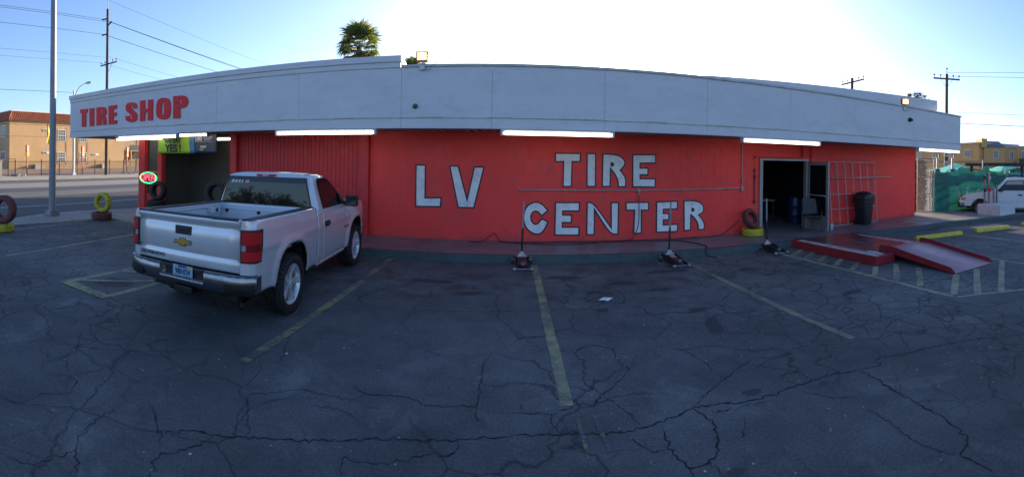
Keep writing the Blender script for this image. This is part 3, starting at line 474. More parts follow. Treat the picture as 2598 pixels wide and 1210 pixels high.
# banner in the bay
bn = thing('banner', 'green and blue WE SAY YES! banner hung across the top of the bay', 'banner', (-9.3, 10.5, 2.48))
def sag(u, v): return .03 * sin(u * 9) * v + .015 * sin(u * 23 + 1) * v - .02 * (1 - v)
def strip(x0, x1, wob0, wob1):
    rows = []
    for j in range(9):
        v = j / 8; row = []
        for i in range(13):
            u = i / 12; xx = x0 + (x1 - x0) * u
            xx += (1 - u) * wob0 * sin(v * 9) + u * wob1 * sin(v * 9)
            row.append((xx, sag((xx + 1.25) / 2.5, 1 - v), .36 - .66 * v + (.05 * ((xx + 1.25) / 2.5 - .3) if j == 0 else 0)))
        rows.append(row)
    return MB().grid(rows)
o = strip(-1.24, .18, 0, .03).build('green_panel', mat('banner_green', (.26, .46, .02), .45, var=.08, bump=.1, bscale=8), bn, smooth=180, fix=False)
strip(.18, .36, .03, .02).build('bright_blue_panel', mat('banner_blue', (.02, .16, .42), .45, var=.15, bump=.1, bscale=8), bn, smooth=180, fix=False)
strip(.36, 1.24, .02, 0).build('dark_blue_panel', mat('banner_navy', (.012, .028, .09), .4, var=.3, scale=3, bump=.1, bscale=8), bn, smooth=180, fix=False)
for s in bn.children: s.modifiers.new('solidify', 'SOLIDIFY').thickness = .003
M_NAVY = mat('navy_print', (.008, .02, .06), .5, bump=0); M_WPR = mat('white_print', (.6, .6, .6), .5, bump=0, var=.05)
for tx, sz, x, z, mm, off in (('WE SAY', .21, -.54, .10, M_NAVY, .006), ('YES', .34, -.60, -.15, M_NAVY, .012), ('!', .34, -.22, -.15, M_NAVY, .012), ('NO CREDIT?', .12, -.54, .275, M_WPR, .0), ('100', .20, .55, .15, M_WPR, .004), ('DAY CASH', .075, .92, .19, M_WPR, 0), ('PAYOFF', .075, .90, .12, M_WPR, 0), ('snap!', .12, .75, -.09, M_WPR, .003)):
    text_mesh('banner_lettering', tx, sz, Matrix.Translation((0, -.055, 0)) @ WALLM(0) @ Matrix.Translation((x, z, 0)), mm, bn, .001, off)
MB().box(.60, .76, -.056, -.053, -.21, -.15).build('banner_patch', mat('banner_lime', (.22, .38, .03), .5, bump=0), bn); MB().box(.42, 1.1, -.056, -.054, .055, .062).build('banner_rule', M_WPR, bn)
MB().tube([(-1.24, 0, .36), (-1.3, .02, .30)], .004, 4).build('tie_cord', M_WPR, bn); MB().tube([(1.24, 0, .38), (1.66, .05, .32)], .004, 4).build('tie_cord', M_WPR, bn)
# OPEN sign
op = thing('open_sign', 'glowing green oval OPEN sign with red letters in the narrow window', 'sign', (-11.10, 10.58, 1.33))
M_GN = mat('green_neon', (.05, .5, .15), .4, var=0, bump=0, emit=(.05, 1, .28), es=1.15); M_RN = mat('red_neon', (.6, .05, .05), .4, var=0, bump=0, emit=(1, .09, .16), es=.75)
ov = [(.41 * cos(a), -.0, .18 * sin(a)) for a in [2 * pi * i / 40 for i in range(41)]]
MB().tube(ov, .021, 8, False).build('oval_tube', M_GN, op, smooth=60)
MB().lathe([(0, 0), (.40, 0), (.40, .02), (0, .02)], 40, Matrix.Translation((0, .05, 0)) @ Matrix.Diagonal((1, 1, .43, 1)) @ Matrix.Rotation(pi / 2, 4, 'X')).build('backing', M_BLK, op)
text_mesh('sign_lettering', 'OPEN', .30, WALLM(-.01) @ Matrix.Shear('XZ', 4, (0, 0)) , M_RN, op, .010, .004, sx=.98)
# ---------------------------------------------------------------- silver pickup
truck = thing('pickup_truck', 'silver single cab pickup truck parked nose in by the red ribbed shutter', 'pickup truck', (-3.70, 5.2, 0), .05)
def paint_mat():
    ma, nt, bs = newmat('silver_paint'); co = coords(nt)
    fl = noise(nt, co, 900, 1); c = ramp(nt, fl, [(.3, (.60, .61, .63)), (.7, (.70, .71, .73))])
    d = noise(nt, co, 2.2, 6); c = mixc(nt, ramp(nt, d, [(.5, g3(0)), (.75, g3(.12))]), c, (.34, .33, .31))
    nt.links.new(c, bs.inputs['Base Color']); bs.inputs['Metallic'].default_value = .30; bs.inputs['Roughness'].default_value = .30; bs.inputs['Coat Weight'].default_value = .9; bs.inputs['Coat Roughness'].default_value = .04
    bumpn(nt, bs, noise(nt, co, 1.4, 2), .015, .05); return ma
M_PAINT = paint_mat()
M_TRIM = mat('charcoal_trim', (.022, .023, .025), .55, var=.2, bump=.1)
M_CHR = mat('chrome', (.55, .56, .58), .12, 1., var=.05, bump=0)
M_BADGE = mat('bright_badge', (.22, .23, .25), .3, .6, var=.1, bump=0); M_RIM = mat('machined_rim', (.68, .69, .71), .3, .55, var=.1, bump=0)
M_DCHR = mat('dusty_chrome', (.30, .31, .33), .25, .95, var=.15, scale=4, bump=.02, dirt=(.08, .08, .08), dirt_amt=.4)
M_RLENS = mat('red_lens', (.55, .012, .016), .12, var=.1, bump=.3, bscale=30, coat=1.)
M_RLEN2 = mat('deep_red_lens', (.24, .006, .008), .1, var=.1, bump=.3, bscale=30, coat=1.)
M_CLENS = mat('clear_lens', (.45, .45, .47), .1, .3, var=.2, scale=30, bump=.3, coat=1.)
M_WHL = mat('wheel_well', (.012, .012, .012), .9, var=.2, bump=0)
AX = (0., 2.92); ARC = (.40, .51)
def interp(t, tab):
    if t <= tab[0][0]: return tab[0][1]
    for (a, b), (c, d) in zip(tab, tab[1:]):
        if t <= c: k = (t - a) / (c - a); return b + (d - b) * (k * k * (3 - 2 * k) * .5 + k * .5)
    return tab[-1][1]
def ss(t): t = max(0, min(1, t)); return t * t * (3 - 2 * t)
def skin(y, z):
    x = interp(z, [(.38, .885), (.46, .925), (.56, .952), (.72, .962), (.95, .965), (1.02, .972), (1.08, .962), (1.2, .95), (1.30, .925), (1.37, .90)])
    if y > 2.7: x -= .075 * ((y - 2.7) / .95) ** 2
    if y < -.7: x -= .035 * ((-.7 - y) / .38) ** 2
    for a in AX:
        d = (abs((y - a) / (ARC[1])) ** 2.6 + abs(max(z - ARC[0], 0) / (ARC[1] + .05)) ** 2.6) ** (1 / 2.6)
        x += .030 * ss(1 - (d - 1.02) / .22)
    return x
def rail(y): return 1.352 - .030 * (y + 1.08) / 2
def skin_panel(name, y0, y1, z0f, z1f, parent, m, sgn, ny=34, nz=26, ret=True):
    """body side panel between y0 and y1, with the wheel arch cut out and a returned edge"""
    g = [[None] * (ny + 1) for _ in range(nz + 1)]
    yz = {}
    for j in range(nz + 1):
        for i in range(ny + 1):
            y = y0 + (y1 - y0) * i / ny; z = z0f(y) + (z1f(y) - z0f(y)) * j / nz; yz[j, i] = [y, z]
    def dist(y, z, a): return (abs((y - a) / ARC[1]) ** 2.6 + abs((z - ARC[0]) / (ARC[1] + .05)) ** 2.6) ** (1 / 2.6) if z > ARC[0] - .3 else abs(y - a) / ARC[1]
    ins = {}
    for k, (y, z) in yz.items(): ins[k] = min(range(2), key=lambda q: dist(y, z, AX[q])), min(dist(y, z, a) for a in AX)
    faces = []
    for j in range(nz):
        for i in range(ny):
            q = [(j, i), (j, i + 1), (j + 1, i + 1), (j + 1, i)]
            if sum(ins[k][1] for k in q) / 4 > 1.0: faces.append(q)
    used = {k for f in faces for k in f}
    for k in used:                                              # snap the ragged cut onto the arch curve
        a, d = ins[k]; j, i = k
        nb = [q for q in ((j, i), (j, i - 1), (j - 1, i), (j - 1, i - 1)) if 0 <= q[0] < nz and 0 <= q[1] < ny]
        if len([1 for q in nb if [(q[0], q[1]), (q[0], q[1] + 1), (q[0] + 1, q[1] + 1), (q[0] + 1, q[1])] in faces]) < len(nb) and d < 1.25:
            y, z = yz[k]; yz[k] = [AX[a] + (y - AX[a]) / d, (ARC[0] + (z - ARC[0]) / d) if z > ARC[0] - .02 else z]
    idx = {k: n for n, k in enumerate(sorted(used))}
    mb = MB(); mb.add([(sgn * skin(*yz[k]), *yz[k]) for k in sorted(used)], [tuple(idx[k] for k in q) for q in faces])
    o = mb.build(name, m, parent, smooth=50)
    if ret:
        s = o.modifiers.new('thick', 'SOLIDIFY'); s.thickness = .03; s.offset = -1
    return o
sill = lambda y: .44 + .02 * (y > 3.3)
for sg_ in (1, -1):
    skin_panel('bed_side', -.93, .90, lambda y: .50 if y < -.5 else .46, rail, truck, M_PAINT, sg_, 46, 30)
    skin_panel('cab_corner', .915, 1.13, lambda y: .44, lambda y: 1.285, truck, M_PAINT, sg_, 6, 24)
    d = skin_panel('door', 1.138, 2.30, lambda y: .47, lambda y: 1.275 - .012 * (y - 1.1), truck, M_PAINT, sg_, 26, 26)
    hx = skin(1.30, 1.04) * sg_
    MB().box(min(hx, hx + sg_ * .035), max(hx, hx + sg_ * .035), 1.20, 1.40, 1.02, 1.055).build('handle', M_TRIM, d, bevel=.012)
    MB().box(min(hx * .99, hx + sg_ * .006), max(hx * .99, hx + sg_ * .006), 1.19, 1.41, .995, 1.08).build('handle_cup', M_WHL, d, bevel=.003)
    skin_panel('fender', 2.308, 3.62, lambda y: .46, lambda y: 1.262 - .02 * (y - 2.3) - .07 * max(0, (y - 2.9)) ** 2, truck, M_PAINT, sg_, 34, 28)
    MB().add([(sg_ * .90, .95, .40), (sg_ * .90, 2.33, .40), (sg_ * .90, 2.33, .47), (sg_ * .90, .95, .47), (sg_ * .925, .95, .44), (sg_ * .925, 2.33, .44)], [(0, 1, 5, 4), (4, 5, 2, 3)]).build('rocker', M_PAINT, truck)
    for a in AX:                                                 # wheel wells
        mb = MB(); rows = []
        for i in range(13):
            t = pi * i / 12; rows.append([(sg_ * .55, a - .56 * cos(t), .36 + .60 * sin(t)), (sg_ * .93, a - .545 * cos(t), .38 + .56 * sin(t))])
        mb.grid(rows); mb.add([(sg_ * .55, a + .56 * cos(pi * i / 12), .36 + .60 * sin(pi * i / 12)) for i in range(13)], [tuple(range(13))]); mb.build('wheel_well', M_WHL, truck)
    text_mesh('badge_lettering', 'SILVERADO', .075, Matrix(((0, 0, sg_, sg_ * (skin(2.2, .86) + .003)), (sg_, 0, 0, 2.42 if sg_ > 0 else 2.42), (0, 1, 0, .86), (0, 0, 0, 1))), M_CHR, truck, .004, .002, sx=1.25)
# chassis mass so nothing shows through underneath
MB().box(-.66, .66, -.9, 3.3, .36, .50).build('chassis', M_WHL, truck)
MB().box(-.62, .62, -.9, .9, .50, .84).build('bed_underside', M_WHL, truck)
# wheels
def tyre_prof(Ro, Ri, w, grooves=4):
    h = w / 2; p = [(Ri, -h * .82), (Ri + .02, -h * .93), ((Ro + Ri) / 2, -h), (Ro - .035, -h * .93), (Ro - .012, -h * .80)]
    for g in range(grooves):
        a = -h * .72 + 2 * h * .72 * (g + .5) / grooves; e = h * .72 / grooves
        p += [(Ro, a - e * .72), (Ro, a + e * .5), (Ro - .012, a + e * .55), (Ro - .012, a + e * .95)]
    p = p[:-2]
    p += [(Ro - .012, h * .80), (Ro - .035, h * .93), ((Ro + Ri) / 2, h), (Ri + .02, h * .93), (Ri, h * .82)]
    return p
def tyre_mb(Ro, Ri, w, grooves=4, lugs=0, M=None):
    mb = MB().lathe(tyre_prof(Ro, Ri, w, grooves) + [(Ri + .015, w * .3), (Ri + .03, 0), (Ri + .015, -w * .3)], 48, M, closed=True)
    for k in range(lugs):
        for s in (-1, 1):
            T = Matrix.Rotation(2 * pi * (k + .5 * (s > 0)) / lugs, 4, 'Z'); T = T if M is None else M @ T
            mb.box(Ro - .04, Ro - .006, -.010, .010, *sorted((s * w * .38, s * w * .465)), T)
    return mb
def wheel(name, y, sgn):
    ax = Matrix.Translation((sgn * .845, y, .40)) @ Matrix.Rotation(sgn * pi / 2, 4, 'Y')
    w = tyre_mb(.402, .265, .275, 4, 40, ax).build('wheel', M_RUB, truck, smooth=35)
    MB().lathe([(.268, -.11), (.262, -.08), (.24, -.05), (.235, .06), (.25, .10), (.268, .115), (.272, .105), (.256, .09)], 36, ax, False, False).build('rim', M_RIM, w, smooth=40)
    MB().lathe([(0, -.06), (.225, -.06), (.225, -.02), (.15, .0), (0, .0)], 24, ax).build('brake_drum', M_WHL, w)
    mb = MB()
    for k in range(5):
        for da in (-.115, .115):
            T = ax @ Matrix.Rotation(2 * pi * k / 5 + .3, 4, 'Z')
            r0, r1 = .05, .252; a0, a1 = da * .5, da * 1.05
            vs = []
            for r, a, hw, z0, z1 in ((r0, a0, .024, .03, .085), (.15, da * .85, .021, .03, .088), (r1, a1, .026, .045, .108)):
                for s in (-1, 1): vs += [T @ Vector((r * cos(a) - s * hw * sin(a), r * sin(a) + s * hw * cos(a), z0)), T @ Vector((r * cos(a) - s * hw * .75 * sin(a), r * sin(a) + s * hw * .75 * cos(a), z1))]
            fs = []
            for q in range(2):
                o_ = q * 4; fs += [(o_, o_ + 1, o_ + 5, o_ + 4), (o_ + 2, o_ + 6, o_ + 7, o_ + 3), (o_ + 1, o_ + 3, o_ + 7, o_ + 5), (o_, o_ + 4, o_ + 6, o_ + 2)]
            mb.add(vs, fs)
    mb.build('spokes', M_RIM, w, bevel=.004)
    mb = MB().lathe([(0, .03), (.085, .03), (.08, .085), (.045, .095), (.04, .105), (0, .108)], 20, ax)
    for k in range(6): mb.lathe([(0, .09), (.011, .09), (.009, .10), (0, .10)], 6, ax @ Matrix.Translation((.06 * cos(k * pi / 3), .06 * sin(k * pi / 3), 0)))
    mb.build('hub', M_RIM, w, smooth=40)
for y in AX:
    for s in (1, -1): wheel('wheel', y, s)
# cab greenhouse
RINGS = [(1.235, .952, .93, 2.62), (1.275, .925, .955, 2.52), (1.50, .855, .978, 2.12), (1.70, .795, .998, 1.80), (1.775, .76, 1.02, 1.68), (1.812, .70, 1.08, 1.60), (1.834, .52, 1.22, 1.52), (1.842, .22, 1.32, 1.45)]
def ring(w, y0, y1, r=.12):
    out = []
    for cx, cy, a0 in ((w - r, y0 + r, -90), (w - r, y1 - r, 0), (-w + r, y1 - r, 90), (-w + r, y0 + r, 180)):
        for k in range(5):
            a = R(a0 + 90 * k / 4); out.append((cx + r * cos(a), cy + r * sin(a)))
    return out
rows = []
for z, w, y0, y1 in RINGS:
    c = ring(w, y0, y1, min(.12, w * .5, (y1 - y0) * .4)); rows.append([(x, y, z) for x, y in c] + [(c[0][0], c[0][1], z)])
mb = MB().grid(rows); mb.add(rows[-1][:-1], [tuple(range(len(rows[-1]) - 1))]); cab = mb.build('cab', M_PAINT, truck, smooth=50)
def rget(z):
    for a, b in zip(RINGS, RINGS[1:]):
        if z <= b[0]:
            k = (z - a[0]) / (b[0] - a[0]); return [a[i] + (b[i] - a[i]) * k for i in range(4)]
for s in (1, -1):                                              # side glass
    rows = []
    for z, ya, yb in ((1.295, 1.24, 2.29), (1.36, 1.235, 2.22), (1.5, 1.23, 2.02), (1.63, 1.24, 1.84), (1.70, 1.26, 1.73), (1.735, 1.31, 1.63)):
        w = rget(z)[1]; rows.append([(s * (w + .006), ya + (yb - ya) * i / 6, z) for i in range(7)])
    MB().grid(rows).build('side_window', M_GLASS, truck, smooth=180)
    rows2 = []
    for z, ya, yb in ((1.275, 1.20, 2.36), (1.36, 1.20, 2.27), (1.5, 1.195, 2.06), (1.65, 1.20, 1.86), (1.72, 1.225, 1.75), (1.757, 1.30, 1.64)):
        w = rget(z)[1]; rows2.append([(s * (w + .003), ya + (yb - ya) * i / 6, z) for i in range(7)])
    MB().grid(rows2).build('window_seal', M_BLK, truck, smooth=180)
    MB().beam((s * .925, 2.08, 1.30), (s * .88, 2.02, 1.47), .05, .02).build('quarter_bar', M_BLK, truck)
    mr = MB().box(-.11, .11, -.06, .06, -.09, .11, Matrix.Translation((s * 1.09, 2.22, 1.32))).build('mirror', M_TRIM, truck, bevel=.03)
    MB().box(-.09, .09, -.066, -.062, -.07, .09, Matrix.Translation((s * 1.09, 2.22, 1.32))).build('mirror_glass', M_GLASS, mr)
    MB().beam((s * .88, 2.25, 1.28), (s * 1.0, 2.23, 1.28), .08, .06).build('mirror_arm', M_TRIM, mr)
def rear_strip(x, z0, z1, off, n=6):
    return MB().grid([[(xx, rget(z0 + (z1 - z0) * j / n)[2] - off, z0 + (z1 - z0) * j / n) for xx in (-x + .115 * j / n, x - .115 * j / n)] for j in range(n + 1)])
rear_strip(.835, 1.305, 1.765, .004).build('window_seal', M_BLK, truck); rw = rear_strip(.81, 1.323, 1.748, .008).build('rear_window', M_GLASS, truck)
M_STK = mat('white_sticker', (.5, .5, .5), .4, bump=0)
for i, (a, b, mm) in enumerate(((-.66, -.60, M_STK), (-.585, -.54, M_STK), (-.52, -.48, M_STK), (-.46, -.43, M_STK), (-.39, -.31, M_RLENS))):
    MB().add([(a, .978, 1.655), (b, .978, 1.655), (b + .02, .984, 1.705), (a + .02, .984, 1.705)], [(0, 1, 2, 3)]).build('window_sticker', mm, rw)
bl = MB().box(-.17, .17, .99, 1.10, 1.775, 1.812).build('brake_light', M_RLENS, truck, bevel=.006); MB().box(-.06, .06, .986, 1.09, 1.78, 1.807).build('cargo_lamp', M_CLENS, bl)
MB().grid([[(-.76 + .06 * j / 3, 2.525 - .80 * j / 3, 1.285 + .46 * j / 3), (.76 - .06 * j / 3, 2.525 - .80 * j / 3, 1.285 + .46 * j / 3)] for j in range(4)]).build('windshield', M_GLASS, truck)
for s in (1, -1): MB().tube([(s * .66, 1.09, 1.808), (s * .67, 1.4, 1.820), (s * .66, 1.58, 1.81)], .012, 6).build('roof_seam', M_TRIM, truck)
# hood and nose
rows = []
for i in range(9):
    y = 2.35 + 1.3 * i / 8; w = skin(y, 1.2) - .01; zc = 1.285 - .02 * (y - 2.35) - .12 * max(0, y - 3.1) ** 2 * 1.6
    rows.append([(w * u, y, zc - .035 * abs(u) ** 3 + .012 * (abs(u) > .4) * (abs(u) < .9)) for u in (-1, -.9, -.7, -.5, -.25, 0, .25, .5, .7, .9, 1)])
MB().grid(rows).build('hood', M_PAINT, truck, smooth=40)
MB().box(-.86, .86, 3.45, 3.66, .55, 1.19).build('grille', M_TRIM, truck, bevel=.03); MB().box(-.9, .9, 3.5, 3.78, .46, .66).build('front_bumper', M_DCHR, truck, bevel=.04)
for s in (1, -1): MB().box(*sorted((s * .55, s * .885)), 3.5, 3.672, .90, 1.14).build('headlight', M_CLENS, truck, bevel=.02)
# bed inside
fl = .86
bed = MB().box(-.80, .80, -1.04, .86, fl - .03, fl).build('bed_floor', M_PAINT, truck)
mb = MB()
for k in range(9): mb.box(-.66 + k * .155, -.58 + k * .155, -1.03, .85, fl, fl + .012)
mb.build('bed_ribs', M_PAINT, bed)
for s in (1, -1):
    rows = [[(s * .80, y, fl), (s * .80, y, rail(y) - .10), (s * .775, y, rail(y) - .075), (s * .775, y, rail(y) - .005)] for y in (-1.05, -.4, .3, .89)]
    MB().grid(rows).build('bed_wall', M_PAINT, truck)
    MB().grid([[(s * .77, y, rail(y) - .008), (s * .77, y, rail(y) + .010), (s * .80, y, rail(y) + .014), (s * .865, y, rail(y) + .012), (s * .885, y, rail(y) + .004), (s * .888, y, rail(y) - .01)] for y in (-1.0, -.6, 0, .5, .905)]).build('bed_rail_cap', M_TRIM, truck, smooth=50)
    MB().box(*sorted((s * .58, s * .80)), -.42, .42, fl, fl + .24).build('wheel_house', M_PAINT, truck, bevel=.03)
    for y in (-.55, .62):
        MB().box(*sorted((s * .70, s * .80)), y - .12, y + .12, 1.16, 1.265).build('tie_down_box', M_PAINT, truck, bevel=.015)
        MB().lathe([(0, 0), (.032, 0), (.03, .006), (0, .006)], 12, Matrix.Translation((s * .697, y, 1.21)) @ Matrix.Rotation(-s * pi / 2, 4, 'Y')).build('tie_down_hole', M_BLK, truck)
bh = MB().box(-.80, .80, .86, .905, fl - .02, 1.29).build('bulkhead', M_PAINT, truck, bevel=.01); MB().box(-.78, .78, .845, .86, 1.215, 1.235).build('bulkhead_ridge', M_PAINT, bh, bevel=.005)
for x in (-.66, -.05, .62): MB().lathe([(0, 0), (.035, 0), (.033, .006), (0, .006)], 12, Matrix.Translation((x, .857, 1.19)) @ Matrix.Rotation(pi / 2, 4, 'X')).build('tie_down_hole', M_BLK, bh)
# tailgate
prof = [(.735, -1.045), (.75, -1.062), (.865, -1.066), (.885, -1.050), (.905, -1.052), (.93, -1.070), (1.10, -1.078), (1.215, -1.070), (1.235, -1.058), (1.265, -1.062), (1.30, -1.105), (1.335, -1.118), (1.352, -1.108), (1.362, -1.07), (1.362, -1.03)]
tg = MB().grid([[(x, y - .012 * (1 - (x / .79) ** 2), z) for z, y in prof] for x in (-.787, -.6, -.3, 0, .3, .6, .787)]).build('tailgate', M_PAINT, truck, smooth=55)
tgs = tg.modifiers.new('thick', 'SOLIDIFY'); tgs.thickness = .05; tgs.offset = -1
MB().grid([[(x, -1.112 - .012 * (1 - (x / .79) ** 2), 1.345), (x, -1.105, 1.366), (x, -1.06, 1.372), (x, -1.0, 1.368)] for x in (-.785, -.4, 0, .4, .785)]).build('tailgate_cap', M_TRIM, tg, smooth=60)
hb = MB().box(-.155, .105, -1.098, -1.07, 1.11, 1.222).build('tailgate_handle', M_TRIM, tg, bevel=.02); MB().box(-.11, .06, -1.101, -1.097, 1.13, 1.185).build('handle_recess', M_BLK, hb, bevel=.004); MB().box(-.115, .065, -1.108, -1.096, 1.165, 1.195).build('handle_lever', M_TRIM, hb, bevel=.006)
E_ = [(-.140, -.022), (-.125, .026), (-.045, .026), (-.045, .050), (.048, .050), (.048, .026), (.140, .026), (.125, -.022), (.045, -.022), (.045, -.048), (-.048, -.048), (-.048, -.022)]
em = poly_mesh('emblem', [E_], WALLM(-1.092) @ Matrix.Translation((-.03, 1.018, 0)), M_CHR, tg, .006, .004); poly_mesh('emblem_face', [E_], WALLM(-1.0995) @ Matrix.Translation((-.03, 1.018, 0)), mat('gold_emblem', (.58, .34, .05), .35, .5, bump=.1, bscale=150), em, .003, -.008)
text_mesh('badge_lettering', 'SILVERADO', .066, WALLM(-1.081) @ Matrix.Translation((-.755, .810, 0)), M_BADGE, tg, .004, .002, 'LEFT', 1.25)
# tail lamps and rear corners
PLAN = [(.795, -1.068), (.86, -1.062), (.915, -1.045), (.955, -1.005), (.965, -.945)]
def plan_off(d): return [(x + d * .7, y - d) if i < 3 else (x + d, y - d * .5) for i, (x, y) in enumerate(PLAN)]
for s in (1, -1):
    P = plan_off(-.004); mb = MB().grid([[(s * (x - (.03 if z > 1.3 else 0) * (i > 1)), y, z) for i, (x, y) in enumerate(P)] + [(s * (P[-1][0] - (.03 if z > 1.3 else 0)), -.92, z)] for z in (.735, .8, 1.0, 1.24, 1.30, 1.352)]); mb.add([(s * x, y, 1.352) for x, y in [(.795, -1.0)] + [(a - .02, b) for a, b in P] + [(.93, -.93), (.795, -.93)]], [tuple(range(8))]); mb.build('bed_corner', M_PAINT, truck, smooth=50)
    P = plan_off(.008); tl = MB().grid([[(s * x, y, z) for x, y in P] + [(s * .968, -.872 + .03 * (z > 1), z)] for z in (.872, .885, 1.06, 1.235, 1.25)]).build('tail_light', M_BLK, truck, smooth=40); tl.modifiers.new('thick', 'SOLIDIFY').thickness = .02
    P = plan_off(.018)
    for z0, z1, mm, nm, a in ((.895, 1.005, M_RLENS, 'red_lens', 0), (1.085, 1.228, M_RLENS, 'red_lens', 0), (1.01, 1.08, M_RLEN2, 'dark_lens', 1)):
        MB().grid([[(s * (x + (.012 if i == 0 else 0)), y, z) for i, (x, y) in enumerate(P) if i >= a] + [(s * .978, -.895, z)] for z in (z0, (z0 + z1) / 2, z1)]).build(nm, mm, tl, smooth=60)
    MB().grid([[(s * (x + (.012 if i == 0 else 0)), y, z) for i, (x, y) in enumerate(P) if i < 2] for z in (1.012, 1.078)]).build('reverse_lens', M_CLENS, tl, smooth=60)
    # rear bumper end
# rear bumper: three chrome faces around a plate notch
def bump_path(x): a = abs(x); return -1.165 + .02 * (a / .9) ** 2 + .12 * max(0, (a - .62) / .365) ** 2.2
def bumper_seg(x0, x1, ztop, n=8):
    rows = []
    for i in range(n + 1):
        x = x0 + (x1 - x0) * i / n; y = bump_path(x); k = max(0, (abs(x) - .7) / .27)
        rows.append([(x, y + .06, ztop + .012), (x, y + .012, ztop + .012), (x, y, ztop), (x, y - .006, .62 if ztop > .65 else .56), (x, y + .012, .53 + .03 * k), (x, y + .06, .485 + .05 * k), (x, y + .14, .475 + .05 * k)])
    return MB().grid(rows)
bp = bumper_seg(-.985, -.345, .715, 14).build('rear_bumper', M_DCHR, truck, smooth=50); bumper_seg(-.345, .345, .595, 6).build('bumper_center', M_DCHR, bp, smooth=50); bumper_seg(.345, .985, .715, 14).build('bumper_end', M_DCHR, bp, smooth=50)
for s in (1, -1):
    MB().grid([[(s * (.985 + .004 * (d > 0)), bump_path(.985) + d, z + d * .12) for d in (0, .06, .11)] for z in (.53, .62, .715)]).build('bumper_side', M_DCHR, bp, smooth=50)
    MB().grid([[(s * x, bump_path(x) - .009 + .02 * (z < .52), z) for x in (.64, .68, .76, .84, .92, .975)] for z in (.50, .53, .60, .63)]).build('corner_step', M_BLK, bp, smooth=50)
    MB().grid([[(s * x, bump_path(x) - .002, .708 + .02 * k) for k in (0, .5, 1)] for x in (.345, .5, .7, .8, .9, .985)]).build('chrome_lip', M_CHR, bp)
    MB().add([(s * .345, -1.168, .60), (s * .345, -1.168, .72), (s * .30, -1.10, .72), (s * .30, -1.10, .60)], [(0, 1, 2, 3)]).build('notch_side', M_DCHR, bp)
MB().grid([[(x, -1.170, z) for z in (.588, .606)] for x in (-.345, .345)]).build('chrome_lip', M_CHR, bp)
MB().box(-.80, .80, -1.12, -.95, .69, .726).build('step_pad', M_TRIM, bp, bevel=.01); MB().box(-.345, .345, -1.10, -1.0, .52, .71).build('plate_recess', M_BLK, bp)
pl = MB().box(-.155, .155, -1.128, -1.124, .58, .735).build('license_plate', mat('plate_blue', (.24, .44, .62), .35, var=.12, scale=6, bump=0), bp, bevel=.002)
MB().box(-.15, .15, -1.130, -1.128, .585, .608).build('plate_skyline', mat('plate_orange', (.55, .25, .05), .4, var=.6, scale=30, bump=0), pl); MB().box(.10, .145, -1.130, -1.128, .695, .728).build('plate_tab', mat('plate_sticker', (.6, .5, .05), .4, bump=0), pl)
text_mesh('plate_lettering', '980·024', .10, WALLM(-1.130) @ Matrix.Translation((0, .655, 0)), M_NAVY, pl, .002, .001, sx=.72); text_mesh('plate_lettering', 'NEVADA', .036, WALLM(-1.130) @ Matrix.Translation((0, .718, 0)), M_NAVY, pl, .002, .001, sx=.95)
MB().tube([(.66, -.4, .40), (.70, -.7, .37), (.76, -.98, .35)], .042, 14, False).build('exhaust_pipe', M_CHR, truck, smooth=60); MB().lathe([(0, 0), (.037, 0), (.036, .004), (0, .004)], 14, Matrix.Translation((.757, -.965, .352)) @ Matrix.Rotation(pi / 2, 4, 'X')).build('exhaust_mouth', M_BLK, truck)
MB().box(-.14, .14, -1.12, -.9, .40, .48).build('tow_hitch', M_BLK, truck, bevel=.01)
# ---------------------------------------------------------------- tyres
def tyre(loc, axis, Ro, w, m, label, group, Ri=None, name='tyre'):
    """a loose tyre centred at loc with its axle along axis"""
    q = Vector(axis).normalized().to_track_quat('Z', 'Y').to_matrix().to_4x4()
    o = tyre_mb(Ro, Ri or Ro * .60, w, 4, 30).build(name, m, None, smooth=35); o.matrix_world = Matrix.Translation(loc) @ q
    return tag(o, label, 'tyre', group)
GT = 'painted tyres set out as markers'
tyre((-11.02, 5.06, .11), (0, 0, 1), .36, .22, M_TYEL, 'yellow painted tyre lying flat under the red tyre at the left edge', GT)
tyre((-10.98, 5.12, .22 + .375), (.45, -.90, .05), .385, .24, M_TRED, 'red painted tyre standing on the yellow tyre at the left edge', GT)
tyre((-11.40, 8.80, .11 + .035), (0, 0, 1), .335, .21, M_TRED, 'red painted tyre lying flat under the upright yellow tyre by the street', GT)
tyre((-11.42, 8.86, .245 + .315), (.2, -.98, .0), .32, .22, M_TYEL, 'yellow painted tyre standing on a red tyre by the street', GT)
tyre((6.38, 10.30, .15 + .10), (0, 0, 1), .295, .20, M_TYEL, 'yellow painted tyre lying flat at the left of the doorway', GT)
tyre((6.33, 10.34, .35 + .25), (.30, -.80, .47), .275, .19, M_TRED, 'red painted tyre leaning on the yellow tyre by the doorway', GT)
GB = 'black tyres for sale in front of the bay'
for i, z in enumerate((.11, .33)): tyre((-10.22, 10.12, z), (0, 0, 1), .33, .22, M_RUB, ('black tyre at the bottom of the stack under the OPEN sign', 'black tyre in the middle of the stack under the OPEN sign')[i], GB)
t = tyre((-10.24, 10.14, .55), (0, 0, 1), .33, .22, M_RUB, 'black tyre lying flat with a yellow sticker under the OPEN sign', GB)
s = MB().add([(-.10 + .1 * i, -.333 - .0 * i, z) for z in (-.05, .05) for i in (0, 1, 2)], [(0, 1, 4, 3), (1, 2, 5, 4)]).build('sticker', mat('sticker_yellow', (.6, .6, .30), .5, bump=0, var=.3, scale=20), t)
tyre((-10.22, 10.2, .66 + .30), (.12, -.99, .1), .30, .24, M_RUB, 'black tyre standing on top of the stack below the OPEN sign', GB)
